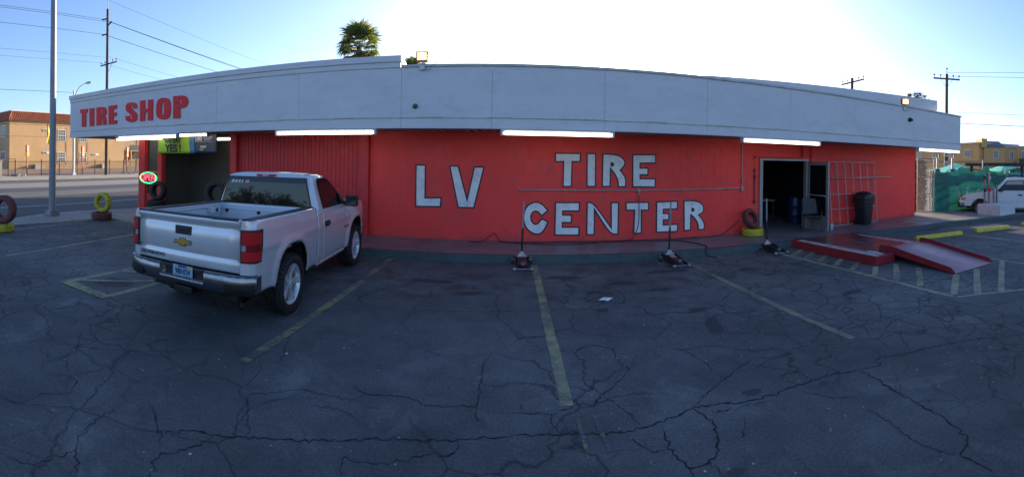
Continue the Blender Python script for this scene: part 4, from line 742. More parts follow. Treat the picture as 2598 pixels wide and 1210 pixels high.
for i, z in enumerate((.11, .33, .55)): tyre((-7.95, 10.15, z), (0, 0, 1), .35, .22, M_RUB, ('lowest black tyre of the stack behind the truck bed', 'second black tyre up in the stack behind the truck bed', 'top flat black tyre in the stack behind the truck bed')[i], GB)
t = tyre((-7.82, 10.2, .66 + .365), (.15, -.98, .1), .37, .27, M_RUB, 'large black tyre standing beside the truck cab in the open bay', GB)
MB().lathe([(.368, .02), (.3725, .02), (.3725, .09), (.368, .09)], 40, None, True).build('tread_label', mat('tread_label', (.35, .12, .12), .6, bump=0, var=.5, scale=15), t)

# ---------------------------------------------------------------- floor jacks
M_MAR = mat('maroon_enamel', (.055, .016, .018), .4, var=.25, scale=6, bump=.05); M_JBLK = mat('black_enamel', (.018, .018, .02), .4, var=.3, bump=.1); M_JSIL = mat('zinc_plate', (.28, .28, .29), .4, .75, var=.25, scale=12, bump=.05); M_GREY = mat('grey_sleeve', (.26, .27, .28), .5, .3, var=.15, bump=.05)
def jack(loc, ang, label, body, lean, sticker=False):
    j = thing('floor_jack', label, 'floor jack', (*loc, 0), ang, 'floor jacks standing along the kerb')
    for s in (-1, 1):
        MB().add([(s * x, y, z) for x in (.125, .137) for y, z in ((-.36, .05), (-.36, .15), (-.22, .175), (.05, .12), (.36, .075), (.36, .03), (.0, .045))], [tuple(range(7)), tuple(range(13, 6, -1))] + [(i, (i + 1) % 7, 7 + (i + 1) % 7, 7 + i) for i in range(7)]).build('side_plate', body, j)
        MB().lathe([(0, -.03), (.035, -.03), (.038, -.02), (.038, .02), (.035, .03), (0, .03)], 16, Matrix.Translation((s * .165, .36, .038)) @ Matrix.Rotation(pi / 2, 4, 'Y')).build('front_wheel', M_JSIL, j, smooth=40)
        c = MB().lathe([(0, -.02), (.036, -.02), (.038, 0), (.036, .02), (0, .02)], 14, Matrix.Translation((s * .19, -.28, .037)) @ Matrix.Rotation(pi / 2, 4, 'Y')).build('rear_caster', M_JBLK, j, smooth=40)
        MB().box(*sorted((s * .13, s * .215)), -.31, -.25, .075, .10).lathe([(0, .10), (.012, .10), (.012, .15), (0, .15)], 8, Matrix.Translation((s * .19, -.28, 0))).lathe([(0, .14), (.02, .14), (.02, .155), (0, .155)], 6, Matrix.Translation((s * .19, -.28, 0))).build('caster_fork', M_JSIL, c)
    MB().tube([(-.2, .36, .04), (.2, .36, .04)], .011).build('front_axle', M_JSIL, j)
    MB().add([(x, y, z) for x in (-.09, .09) for y, z in ((-.18, .13), (-.18, .16), (.05, .125), (.26, .10), (.26, .075), (.05, .09))], [tuple(range(6)), tuple(range(11, 5, -1))] + [(i, (i + 1) % 6, 6 + (i + 1) % 6, 6 + i) for i in range(6)]).build('lift_arm', body, j, bevel=.006)
    MB().lathe([(0, .09), (.03, .09), (.03, .12), (.055, .125), (.055, .14), (.04, .143), (0, .135)], 14, Matrix.Translation((0, .26, 0))).build('saddle', M_JSIL, j, smooth=40)
    MB().box(-.07, .07, -.34, -.14, .06, .15).build('pump_body', M_JBLK, j, bevel=.012)
    MB().add([(-.10, -.30, .15), (.10, -.30, .15), (.10, -.22, .15), (-.10, -.22, .15), (-.022, -.28, .255), (.022, -.28, .255), (.022, -.24, .255), (-.022, -.24, .255)], [(0, 1, 5, 4), (1, 2, 6, 5), (2, 3, 7, 6), (3, 0, 4, 7), (4, 5, 6, 7)]).build('handle_socket', M_JSIL, j)
    for s in (-1, 1): MB().lathe([(0, -.015), (.018, -.015), (.018, .015), (0, .015)], 8, Matrix.Translation((s * .115, -.26, .165)) @ Matrix.Rotation(pi / 2, 4, 'Y')).build('pivot_bolt', M_JSIL, j)
    a = Vector((0, -.26, .22)); d = Vector((lean[0], lean[1], 1)).normalized()
    h = MB().tube([a, a + d * .50], .021, 12).build('handle', M_JBLK, j, smooth=60); MB().tube([a + d * .48, a + d * 1.03, a + d * 1.04], [.0175, .0175, .012], 12).build('handle_grip', M_GREY, h, smooth=60)
    if sticker:
        for y0, y1, mm in ((-.13, -.06, 'w'), (-.05, .04, 'r')): MB().add([(-.06, y0, .166 - (y0 + .18) * .15), (.06, y0, .166 - (y0 + .18) * .15), (.06, y1, .166 - (y1 + .18) * .15), (-.06, y1, .166 - (y1 + .18) * .15)], [(0, 1, 2, 3)]).build('sticker', M_STK if mm == 'w' else mat('pink_sticker', (.45, .20, .24), .4, var=.5, scale=40, bump=0), j)
    return j
jack((.32, 8.74), pi + .02, 'maroon floor jack with tall handle in front of the letter C', M_MAR, (-.03, 0))
jack((3.40, 8.55), pi + .06, 'black floor jack with pale stickers in front of the letters ER', M_JBLK, (-.025, 0), True)
jack((5.98, 8.74), pi + .0, 'black floor jack by the red ramp below the doorway', M_JBLK, (.035, .02))

# ---------------------------------------------------------------- red platform and ramp
M_RAMP = mat('red_ramp_paint', (.30, .022, .030), .38, var=.3, scale=2, bump=.15, bscale=40, dirt=(.14, .05, .05), dirt_amt=.6, dscale=5, ws=True)
M_DECK = mat('worn_deck_paint', (.13, .05, .05), .25, var=.3, scale=1.5, bump=.1, bscale=25, dirt=(.22, .18, .18), dirt_amt=.7, dscale=2.2, ws=True)
M_RAMPT = mat('sun_faded_ramp', (.46, .27, .31), .5, var=.2, scale=1.6, bump=.2, bscale=60, dirt=(.40, .30, .32), dirt_amt=.5, dscale=3, ws=True)
M_CHIP = mat('chipped_white_band', (.50, .50, .51), .55, var=.2, scale=3, bump=.3, bscale=35, dirt=(.16, .05, .05), dirt_amt=.95, dscale=7, ws=True)
rp = thing('wheelchair_ramp', 'red painted platform with a steel ramp leading down from the walkway', 'ramp', (7.6, 6.2, 0))
def rpart(mb, name, m, **k): mb.v = [(x - 7.6, y - 6.2, z) for x, y, z in mb.v]; return mb.build(name, m, rp, **k)
pf = [(6.84, 6.22), (7.42, 6.20), (7.46, 6.55), (8.95, 6.55), (8.98, 8.86), (6.72, 9.02)]
rpart(MB().prism(pf, 0, .192), 'platform', M_RAMP, bevel=.012)
rpart(MB().sheet([(6.97, 6.30), (7.40, 6.28), (7.46, 6.62), (8.90, 6.62), (8.92, 8.9), (6.86, 9.1)], .1945), 'deck', M_DECK, fix=False)
rpart(MB().prism([(6.88, 6.26), (7.02, 6.26), (6.92, 8.80), (6.78, 8.82)], .193, .197), 'white_band', M_CHIP); rpart(MB().prism([(7.06, 6.28), (7.13, 6.28), (6.98, 8.60), (6.95, 8.60)], .193, .197), 'white_band', M_CHIP)
rpart(MB().prism([(7.025, 6.27), (7.055, 6.27), (6.945, 8.80), (6.925, 8.80)], .193, .199), 'groove', M_BLK)
rpart(MB().prism([(8.78, 6.58), (8.84, 6.58), (8.74, 8.75), (8.70, 8.75)], .193, .197), 'white_band', M_CHIP); rpart(MB().prism([(8.62, 6.58), (8.74, 6.58), (8.69, 8.5), (8.64, 8.5)], .193, .197), 'white_band', M_CHIP); rpart(MB().prism([(8.75, 6.58), (8.77, 6.58), (8.70, 8.7), (8.68, 8.7)], .193, .199), 'groove', M_BLK)
blotch = [(7.15 + .10 * cos(a) * (1 + .3 * sin(3 * a)), 6.55 + .22 * sin(a) * (1 + .25 * cos(5 * a))) for a in [2 * pi * i / 22 for i in range(22)]]
rpart(MB().sheet(blotch, .1975), 'worn_patch', M_CHIP, fix=False)
A_, B_, C_, D_ = Vector((7.43, 6.66, .215)), Vector((8.86, 6.62, .215)), Vector((8.55, 4.42, .006)), Vector((7.29, 4.58, .006))
A2, B2 = Vector((7.44, 6.25, .212)), Vector((8.84, 6.25, .212))
mb = MB(); top = [A_, B_, B2, A2]
mb.grid([[A_, B_], [A2, B2], [A2.lerp(D_, .5) + Vector((0, 0, .004)), B2.lerp(C_, .5) + Vector((0, 0, .004))], [D_, C_]])
sh = rpart(mb, 'ramp_plate', M_RAMPT, smooth=40, fix=False); so = sh.modifiers.new('thick', 'SOLIDIFY'); so.thickness = .012; so.offset = -1
for pts, nm in (((A_, A2, D_), 'side_rail'), ((B_, B2, C_), 'side_rail')):
    a, b, c = pts; e = b.lerp(c, .94); mb = MB(); lo = Vector((0, 0, -.05)); hi = Vector((0, 0, .105)); s = Vector((.02 if nm and a is A_ else -.02, 0, 0)) * -1
    P = [(a, .09), (a.lerp(b, .3), .11), (b, .105), (e, .10), (c, .03)]
    rows = [[p + Vector((0, 0, -.055 if p.z > .08 else -.004)), p + Vector((0, 0, h))] for p, h in P]
    mb.grid(rows); o = rpart(mb, nm, M_RAMP, fix=False); q = o.modifiers.new('thick', 'SOLIDIFY'); q.thickness = .018; q.offset = 0
for k, x in ((.42, 7.75), (.46, 8.15)): p = A2.lerp(D_, .62); rpart(MB().box(x - .05, x + .05, 5.05 + k * .2, 5.07 + k * .2, .075, .088), 'slot', M_BLK)

# ---------------------------------------------------------------- wheel stops
def stop(a, b, label):
    a, b = Vector((*a, 0)), Vector((*b, 0)); d = b - a; L = d.length / 2
    o = MB().add([(x * L, y, z) for x, e in ((-1, 0), (-.96, 1), (.96, 1), (1, 0)) for y, z in ((-.075, 0), (-.075, .05 + .0 * e), (-.045 - .01 * (1 - e), .115 - .03 * (1 - e)), (.045 + .01 * (1 - e), .115 - .03 * (1 - e)), (.075, .05), (.075, 0))],
        [(0, 1, 2, 3, 4, 5), tuple(range(23, 17, -1))] + [(r * 6 + i, r * 6 + (i + 1) % 6, r * 6 + 6 + (i + 1) % 6, r * 6 + 6 + i) for r in range(3) for i in range(6)]).build('wheel_stop', M_YCON, None, bevel=.012)
    o.location = (a + b) / 2; o.rotation_euler.z = atan2(d.y, d.x); return tag(o, label, 'wheel stop', 'yellow concrete wheel stops')
stop((9.95, 7.55), (11.66, 7.10), 'yellow concrete wheel stop just beyond the red ramp'); stop((12.22, 6.92), (13.62, 6.42), 'yellow concrete wheel stop below the white block base'); stop((14.55, 6.33), (15.9, 5.82), 'yellow concrete wheel stop cut off by the right edge of the photo')

# ---------------------------------------------------------------- things on the wall and walkway
ap = thing('air_pipe', 'thin metal air line running along the wall between TIRE and CENTER', 'pipe', (3.25, 10.66, 1.4))
MB().tube([(-2.97, -.02, -.08), (-2.97, -.02, 0), (0, -.02, -.01), (2.97, -.02, .02), (2.97, -.02, 1.28)], .014, 8).build('pipe', M_STEEL, ap, smooth=60)
for x in (-2.88, -1.6, -.4, 1.2, 2.5): MB().box(x - .012, x + .012, -.045, .02, -.03 + .01 * x / 3, .03 + .01 * x / 3).build('pipe_clip', M_JSIL, ap)
MB().box(2.93, 3.01, -.05, .01, -.06, .06).tube([(2.97, -.02, .02), (2.97, -.02, -.1)], .012).build('elbow_fitting', M_JSIL, ap); MB().box(2.945, 2.995, -.05, 0, .18, .25).tube([(2.97, -.04, .2), (3.03, -.06, .34)], .014).build('valve', M_JSIL, ap)
MB().box(-.03, .03, -.045, .005, -.045, .03).tube([(0, -.03, -.04), (0, -.03, -.13)], .014).build('hose_coupling', M_JSIL, ap)
def cable(name, pts, r, m, label, cat, n=10):
    P = [Vector(p) for p in pts]; out = []
    for i in range(len(P) - 1):
        p0, p1, p2, p3 = P[max(i - 1, 0)], P[i], P[i + 1], P[min(i + 2, len(P) - 1)]
        for k in range(n):
            t = k / n; out.append(.5 * ((2 * p1) + (p2 - p0) * t + (2 * p0 - 5 * p1 + 4 * p2 - p3) * t * t + (3 * p1 - p0 - 3 * p2 + p3) * t ** 3))
    out.append(P[-1]); return tag(MB().tube(out, r, 6).build(name, m, None, smooth=60), label, cat)
M_HOSE = mat('black_hose', (.012, .012, .013), .5, bump=0); M_HOSER = mat('red_hose', (.16, .015, .02), .5, bump=0, var=.4, scale=3)
cable('air_hose', [(3.25, 10.63, 1.27), (3.26, 10.62, .9), (3.24, 10.6, .55), (3.12, 10.54, .28), (2.9, 10.48, .165), (2.2, 10.36, .163), (1.2, 10.22, .163), (.4, 10.36, .163), (-.2, 10.5, .163)], .011, M_HOSER, 'dark red air hose hanging from the wall pipe to the walkway', 'hose')
cable('extension_cord', [(-.9, 10.5, .165), (-.75, 10.4, .165), (-.55, 10.52, .17), (-.3, 10.62, .34), (-.1, 10.55, .17), (.6, 10.5, .163), (1.8, 10.52, .163), (3.0, 10.5, .163), (4.0, 10.38, .163), (4.7, 10.5, .163), (5.5, 10.58, .17), (5.9, 10.62, .36), (6.15, 10.63, .55)], .010, M_HOSE, 'black cord lying along the foot of the red wall', 'cord')
cable('air_hose', [(3.7, 10.42, .163), (4.2, 10.2, .163), (4.45, 9.7, .163), (4.5, 9.3, .163), (4.35, 9.05, .165), (4.33, 8.99, .10), (4.38, 8.9, .015), (4.5, 8.75, .012)], .011, M_HOSE, 'black hose trailing over the kerb to the asphalt', 'hose')
b = thing('pry_bar', 'black bar hanging on the red wall left of the doorway', 'tool', (6.63, 10.65, 1.5)); MB().tube([(0, 0, -.46), (0, 0, .42)], .014).box(-.02, .03, -.02, .02, .18, .28).build('bar', M_BLK, b); MB().lathe([(0, -.05), (.03, -.03), (.03, .02), (0, .04)], 10, Matrix.Translation((0, 0, -.47))).build('bar_end', M_BLK, b); MB().lathe([(0, -.05), (.028, -.03), (.028, .03), (0, .05)], 10, Matrix.Translation((0, 0, .42))).build('bar_end', M_BLK, b); MB().tube([(0, .0, .45), (0, 0, .85)], .003, 4).build('hanging_wire', M_BLK, b)
M_GRIL = mat('tarnished_bar', (.38, .36, .37), .5, .4, var=.3, scale=9, bump=.1)
# security grille leaning on the wall
gl = thing('window_grille', 'grey metal bar grille leaning on the red wall behind the bin', 'grille', (9.4, 10.52, .15))
def gp(u, v): return Vector((u * 2.12, -.03 - .02 * u + (.15 + .0 * u) * v, v * 2.05))
for i in range(7):
    u = i / 6; MB().beam(gp(u + .02, 0), gp(u - .015, 1), .021, .018, (0, 1, 0)).build('upright_bar', M_GRIL, gl)
for v, u1 in ((.005, 1.02), (.26, 1.), (.49, 1.), (.745, 1.), (.995, 1.)): MB().beam(gp(-.02, v) + Vector((0, -.025, 0)), gp(u1, v + .0) + Vector((0, -.025, 0)), .021, .018, (0, 1, 0)).build('cross_bar', M_GRIL, gl)
MB().tube([gp(.0, .745) + Vector((0, -.05, 0)), gp(1.42, .745) + Vector((0, .02, .01))], .014).build('long_pipe', M_STEEL, gl)
for u, v in ((.05, .49), (.94, .745), (1.0, .75), (.04, .745)): MB().box(-.03, .03, -.05, .0, -.03, .03, Matrix.Translation(gp(u, v))).build('clamp', M_JSIL, gl)
# bin
bn_ = thing('trash_can', 'black wheeled plastic trash can in front of the grille', 'trash can', (10.62, 10.24, .15), .2)
def rsq(w, d, z, r=.1, n=5): return [(x, y, z) for x, y in [(cx + r * cos(R(a0 + 90 * k / (n - 1))), cy + r * sin(R(a0 + 90 * k / (n - 1)))) for cx, cy, a0 in ((w - r, -d + r, -90), (w - r, d - r, 0), (-w + r, d - r, 90), (-w + r, -d + r, 180)) for k in range(n)]]
def loft(rings, caps=True):
    mb = MB().grid([r + [r[0]] for r in rings]); n = len(rings[0]) + 1
    if caps: mb.f.append(tuple(range(n - 1))); mb.f.append(tuple((len(rings) - 1) * n + i for i in range(n - 1)))
    return mb
M_BIN = mat('black_bin_plastic', (.014, .017, .018), .5, var=.25, scale=4, bump=.1, dirt=(.05, .05, .05), dirt_amt=.4)
loft([rsq(.20, .20, 0), rsq(.22, .22, .03), rsq(.265, .255, .70), rsq(.29, .28, .72), rsq(.29, .28, .80), rsq(.27, .26, .81)]).build('bin_body', M_BIN, bn_, smooth=40)
lid = loft([rsq(.27, .26, .81), rsq(.30, .29, .82), rsq(.305, .295, .90), rsq(.29, .28, .97, .13), rsq(.20, .20, 1.05, .15), rsq(.12, .1, 1.075, .09)]).build('lid', M_BIN, bn_, smooth=40); MB().box(-.2, .2, -.31, -.28, .84, .86).box(-.2, .2, -.308, -.28, .89, .91).build('lid_ridge', M_BIN, lid)
MB().box(-.35, -.27, -.06, .06, .82, .87).build('handle', M_BIN, bn_, bevel=.015)
for s in (-1, 1): MB().lathe([(0, -.02), (.08, -.02), (.08, .02), (0, .02)], 14, Matrix.Translation((s * .22, .2, .08)) @ Matrix.Rotation(pi / 2, 4, 'Y')).build('bin_wheel', M_BLK, bn_)
# silver can
cn = thing('silver_can', 'small silver can standing on the walkway by the open door', 'can', (8.95, 9.98, .15)); MB().lathe([(0, 0), (.058, 0), (.06, .012), (.06, .06), (.056, .064), (.06, .07), (.06, .155), (.055, .17), (.05, .175), (.05, .18), (0, .178)], 20).build('can_body', M_ALU, cn, smooth=40); MB().lathe([(.0605, .08), (.0612, .08), (.0612, .10), (.0605, .10)], 20).build('can_band', M_STK, cn)
# black chair
ch = thing('office_chair', 'black guest chair with loop arms standing by the open glass door', 'chair', (8.27, 10.10, .15), -.6)
MB().box(-.25, .25, -.24, .22, .40, .47).build('seat', M_BLK, ch, bevel=.03); MB().grid([[(x, .22 + .10 * v + .03 * abs(x) * 2, .48 + .44 * v) for x in (-.24, -.1, .1, .24)] for v in (0, .5, 1)]).build('backrest', M_BLK, ch).modifiers.new('thick', 'SOLIDIFY').thickness = .05
for s in (-1, 1):
    MB().tube([(s * .28, -.27, 0), (s * .28, -.26, .35), (s * .28, -.22, .60), (s * .28, -.12, .66), (s * .28, .15, .66), (s * .27, .28, .60)], .014, 8).build('arm', M_JBLK, ch, smooth=60); MB().tube([(s * .27, .30, 0), (s * .27, .24, .45), (s * .26, .33, .9)], .014, 8).build('leg', M_JBLK, ch, smooth=60); MB().tube([(s * .28, -.25, .4), (s * .25, -.2, .41)], .012).build('bracket', M_JBLK, ch)
# inside the doorway
dm = thing('plastic_drum', 'blue plastic drum in the dark doorway behind the chair', 'drum', (9.9, 12.9, .146)); 
dm.location = (8.95, 11.78, .146)
MB().lathe([(0, 0), (.24, 0), (.27, .03), (.275, .28), (.285, .30), (.275, .32), (.275, .58), (.285, .60), (.275, .62), (.26, .86), (.22, .9), (0, .9)], 24).build('drum_body', mat('blue_plastic', (.005, .018, .07), .4, bump=.05), dm, smooth=40); MB().lathe([(0, .9), (.03, .9), (.03, .93), (0, .93)], 10, Matrix.Translation((.12, 0, 0))).build('bung', M_BLK, dm)
tb = thing('work_table', 'white topped folding table in the dark doorway', 'table', (7.75, 12.4, .146)); MB().box(-.6, .6, -.3, .3, .74, .78).build('table_top', M_CONC, tb, bevel=.01)
for x in (-.55, .55):
    for y in (-.25, .25): MB().tube([(x, y, 0), (x, y, .74)], .015).build('leg', M_JBLK, tb)
bk = thing('bucket', 'grey bucket on the floor inside the doorway', 'bucket', (7.35, 11.9, .146)); MB().lathe([(0, 0), (.12, 0), (.15, .36), (.155, .36), (.155, .38), (.14, .38), (.115, .02), (0, .02)], 18).build('pail', mat('grey_plastic', (.22, .22, .20), .5), bk, smooth=40); MB().tube([(.15 * cos(a), 0, .36 + .12 * sin(a)) for a in [pi * i / 8 for i in range(9)]], .004, 5).build('bail', M_STEEL, bk)
tyre((7.9, 13.4, 1.25), (.5, -.85, 0), .62, .3, M_RUB, 'big black tyre up on the machine in the dark doorway', None)
mc = thing('tyre_machine', 'dark machine stand under the big tyre inside the doorway', 'machine', (7.95, 13.5, .146)); MB().box(-.3, .3, -.3, .3, 0, .55).build('cabinet', mat('dark_red_machine', (.08, .01, .012), .4), mc, bevel=.03); MB().tube([(.25, .25, .5), (.25, .25, 1.9)], .05).box(-.05, .3, .2, .3, 1.8, 1.9).build('column', M_JBLK, mc)
# litter
lt = MB().grid([[(x + .01 * sin(y * 90), y, .012 + .016 * sin(x * 31 + y * 23) + .008 * sin(x * 71)) for x in (-.09, -.05, 0, .05, .09)] for y in (-.05, -.02, .02, .05)]).build('crumpled_wrapper', mat('crumpled_paper', (.80, .79, .77), .6, var=.4, scale=14, bump=.3, bscale=30), None); lt.location = (1.5, 6.53, .008); lt.rotation_euler.z = .3; tag(lt, 'crumpled white wrapper lying on the asphalt', 'litter'); lt.modifiers.new('t', 'SOLIDIFY').thickness = .002
mb = MB()
for _ in range(170):
    x = random.uniform(-9, 11); y = random.uniform(.9, 8.6); s = random.uniform(.004, .013) * (1 if random.random() < .93 else 2)
    mb.add([(x + s * random.uniform(.6, 1.3) * cos(a), y + s * random.uniform(.6, 1.3) * sin(a), .004) for a in (0, 1.2, 2.5, 3.7, 5)] + [(x, y, .004 + s * .6)], [(0, 1, 5), (1, 2, 5), (2, 3, 5), (3, 4, 5), (4, 0, 5)])
o = mb.build('pale_grit', mat('pale_grit', (.42, .41, .38), .8, ws=True)); o['kind'] = 'stuff'
mb = MB()
for cx, cy, n, sx, sy in ((-12.9, 7.75, 70, .35, .3), (-11.6, 6.6, 40, .12, .8), (-11.55, 8.1, 40, .1, .7), (6.35, 8.93, 40, .3, .05), (-12.4, 6.9, 40, .3, .3)):
    for _ in range(n):
        x, y = random.gauss(cx, sx), random.gauss(cy, sy); h = random.uniform(.02, .09); a = random.uniform(0, 6.3); w = .006
        mb.add([(x - w * cos(a), y - w * sin(a), .0), (x + w * cos(a), y + w * sin(a), .0), (x + random.gauss(0, .03), y + random.gauss(0, .03), .035 + h)], [(0, 1, 2)])
o = mb.build('weeds', mat('dry_weed', (.13, .13, .045), .8, var=.5, scale=5, bump=0, ws=True), fix=False); o['kind'] = 'stuff'

# ---------------------------------------------------------------- right side: base with posts, gate, tarp, pickup
wb = thing('block_base', 'low white painted block base with steel posts at the right edge of the walkway', 'planter base', (16.25, 8.2, .15), .0)
c0 = [(15.70, 8.80), (15.58, 7.74), (16.74, 7.60), (16.86, 8.68)]; c0 = [(x - 16.25, y - 8.2) for x, y in c0]
M_WBLK = mat('chalky_white_paint', (.60, .60, .60), .8, var=.12, scale=4, bump=.4, bscale=22, dirt=(.28, .27, .26), dirt_amt=.6, dscale=4)
def lerp2(a, b, t): return (a[0] + (b[0] - a[0]) * t, a[1] + (b[1] - a[1]) * t)
MB().prism([(x * .97, y * .97) for x, y in c0], 0, .43).build('core', M_WBLK, wb)
for e in range(4):
    a, b = c0[e], c0[(e + 1) % 4]
    for r in range(2):
        cuts = [0, .5, 1] if r == 0 else [0, .28, .74, 1]
        for t0, t1 in zip(cuts, cuts[1:]):
            p, q = lerp2(a, b, t0 + .004), lerp2(a, b, t1 - .004); k = .95
            MB().prism([p, q, (q[0] * k, q[1] * k), (p[0] * k, p[1] * k)], r * .215 + .003, r * .215 + .212).build('block', M_WBLK, wb, bevel=.008)
for (x, y, h, w) in ((-.42, .35, 1.25, .055), (-.15, .30, 1.28, .055), (.22, .28, .62, .04), (.36, .20, .74, .045)):
    MB().box(x - w, x + w, y - .02, y + .02, .43, .43 + h).box(x - w, x - w + .012, y - .06, y - .02, .43, .43 + h).build('steel_post', M_STEEL, wb)
MB().box(-.55, -.45, .28, .34, 1.42, 1.56).build('switch_box', M_JBLK, wb); MB().box(-.24, -.13, .22, .27, 1.40, 1.56).build('outlet_box', M_HOUS, wb); MB().box(-.24, -.12, .2, .27, .92, 1.08).build('red_tape', M_LETR, wb); MB().box(-.54, -.46, .26, .33, .92, 1.06).build('clamp', M_JBLK, wb)

def tree(name, base, trunk_h, tr, crown_c, crown_r, label, m_leaf, n=1800, ls=.16, cat='tree', seed=1, trunk=True):
    rnd = random.Random(seed); t = thing(name, label, cat, base)
    mb = MB(); 
    if trunk:
        mb.tube([(0, 0, 0), (.1, 0, trunk_h * .5), (0, .1, trunk_h)], [tr, tr * .8, tr * .55], 8)
        for k in range(7):
            a = rnd.uniform(0, 6.28); mb.tube([(0, 0, trunk_h * rnd.uniform(.7, 1)), (cos(a) * crown_r[0] * .35, sin(a) * crown_r[1] * .35, crown_c - rnd.uniform(0, .3) * crown_r[2]), (cos(a) * crown_r[0] * .75, sin(a) * crown_r[1] * .75, crown_c + rnd.uniform(-.2, .6) * crown_r[2])], [tr * .45, tr * .3, tr * .1], 6)
        mb.build('trunk', M_BARK, t, smooth=60)
    cl = []
    for _ in range(26):
        v = Vector((rnd.gauss(0, 1), rnd.gauss(0, 1), rnd.gauss(0, 1))).normalized() * rnd.uniform(.35, 1); cl.append((v.x * crown_r[0], v.y * crown_r[1], crown_c + v.z * crown_r[2], rnd.uniform(.18, .42)))
    mb = MB()
    for _ in range(n):
        c = rnd.choice(cl); k = c[3]; p = Vector((rnd.gauss(c[0], k * crown_r[0] * .6), rnd.gauss(c[1], k * crown_r[1] * .6), rnd.gauss(c[2], k * crown_r[2] * .55)))
        d1 = Vector((rnd.gauss(0, 1), rnd.gauss(0, 1), rnd.gauss(0, .7))).normalized(); d2 = d1.cross(Vector((rnd.gauss(0, 1), rnd.gauss(0, 1), rnd.gauss(0, 1)))).normalized(); s = ls * rnd.uniform(.6, 1.3)
        mb.add([p - d1 * s, p + d2 * s * .4, p + d1 * s, p - d2 * s * .4], [(0, 1, 2, 3)])
    mb.build('crown', m_leaf, t, fix=False); return t
M_BARK = mat('tree_bark', (.10, .075, .055), .9, var=.4, scale=4, bump=.6, bscale=12, stretch=(1, 1, .25)); M_LEAF = mat('grey_green_leaf', (.075, .095, .045), .6, var=.5, scale=1.5, bump=0); M_LEAFD = mat('dark_leaf', (.045, .06, .028), .6, var=.5, scale=1.5, bump=0)

gt = thing('chain_link_gate', 'narrow chain link gate beside the right end of the red wall', 'gate', (15.0, 11.33, .13))
gv = Vector((.36, -.62, 0)).normalized(); GW, GH = .70, 2.30
gm = Matrix.Rotation(atan2(gv.y, gv.x), 4, 'Z')
for u in (0, GW): MB().tube([gm @ Vector((u, 0, 0)), gm @ Vector((u, 0, GH))], .024, 8).build('frame_post', M_STEEL, gt, smooth=60)
for z in (.05, .80, 1.52, GH - .03): MB().tube([gm @ Vector((0, 0, z)), gm @ Vector((GW, 0, z))], .02, 8).build('frame_rail', M_STEEL, gt, smooth=60)
mb = MB()
for s in (1, -1):
    c = -GH
    while c < GW + GH:
        z0, z1 = 0., GH; u0, u1 = (c, c + GH) if s > 0 else (c + GH, c)
        pts = []
        for t in [i / 40 for i in range(41)]:
            u = u0 + (u1 - u0) * t
            if 0 <= u <= GW: pts.append(gm @ Vector((u, .004 * s, GH * t)))
        if len(pts) > 1: mb.tube([pts[0], pts[-1]], .0035, 3, False)
        c += .075
o = mb.build('wire_mesh', M_STEEL, gt); o['kind'] = 'stuff'
tk = thing('old_palm', 'thick ragged palm trunk behind the chain link gate', 'palm tree', (16.3, 12.25, 0))
mb = MB().tube([(0, 0, -.1), (.03, 0, .8), (-.02, 0, 1.6), (.02, 0, 2.35)], [.34, .30, .29, .25], 14); mb.build('trunk', M_BARK, tk, smooth=60)
bm_ = mat('pale_palm_boot', (.15, .13, .115), .9, var=.6, scale=5, bump=.4, bscale=20)
for k in range(46):
    a = k * 2.4; z = .15 + 2.1 * k / 46; T = Matrix.Translation((0, 0, z)) @ Matrix.Rotation(a, 4, 'Z') @ Matrix.Translation((.29, 0, 0)) @ Matrix.Rotation(.35, 4, 'Y'); MB().prism([(-.06, -.07), (.05, -.09), (.05, .09), (-.06, .07)], 0, .16, T @ Matrix.Rotation(random.uniform(-.3, .3), 4, 'X')).build('bark_stub', bm_, tk)
# tarp fence
tf = thing('tarp_fence', 'torn green shade cloth fence beside the chain link gate', 'fence', (15.4, 10.82, .02))
def tpt(u, v): 
    # u 0..1 along fence, v 0..1 up
    top = 1.80 + .12 * ss((u - .1) / .3) - .08 * ss((u - .35) / .12) + .30 * math.exp(-((u - .66) / .055) ** 2) + .14 * math.exp(-((u - .36) / .06) ** 2) - .12 * ss((u - .75) / .2)
    x = 5.1 * u; y = -1.1 * u; d = .06 * sin(u * 14 + v * 3) + .03 * sin(u * 37 - v * 7) + .015 * sin(v * 13 + u * 60) + .03 * sin((u - v) * 25)
    return (x + .2 * d, y + d - .14 * (1 - v) * sin(u * 9), .06 + (top - .06) * v)
M_TARP = mat('green_shade_cloth', (.018, .15, .125), .7, var=.4, scale=1.4, bump=.3, bscale=30, dirt=(.015, .09, .075), dirt_amt=.8, dscale=2.2)
_nt = M_TARP.node_tree; _b = _nt.nodes['Principled BSDF']; _tr = _nt.nodes.new('ShaderNodeBsdfTranslucent'); _mx = _nt.nodes.new('ShaderNodeMixShader'); _mx.inputs[0].default_value = .05
_tr.inputs[0].default_value = (.05, .42, .30, 1); _nt.links.new(_b.outputs[0], _mx.inputs[1]); _nt.links.new(_tr.outputs[0], _mx.inputs[2]); _nt.links.new(_mx.outputs[0], _nt.nodes['Material Output'].inputs[0])      # light comes through the weave
mb = MB(); NU, NV = 70, 26; mb.v = [tpt(i / NU, j / NV) for j in range(NV + 1) for i in range(NU + 1)]
holes = [(.30, .42, .012, .1), (.43, .40, .022, .11), (.575, .45, .014, .09), (.44, .55, .012, .04)]
for j in range(NV):
    for i in range(NU):
        u, v = (i + .5) / NU, (j + .5) / NV
        if any(((u - a) / c) ** 2 + ((v - b_) / d) ** 2 < 1 for a, b_, c, d in holes): continue
        q = j * (NU + 1) + i; mb.f.append((q, q + 1, q + NU + 2, q + NU + 1))
mb.build('shade_cloth', M_TARP, tf, smooth=180, fix=False)
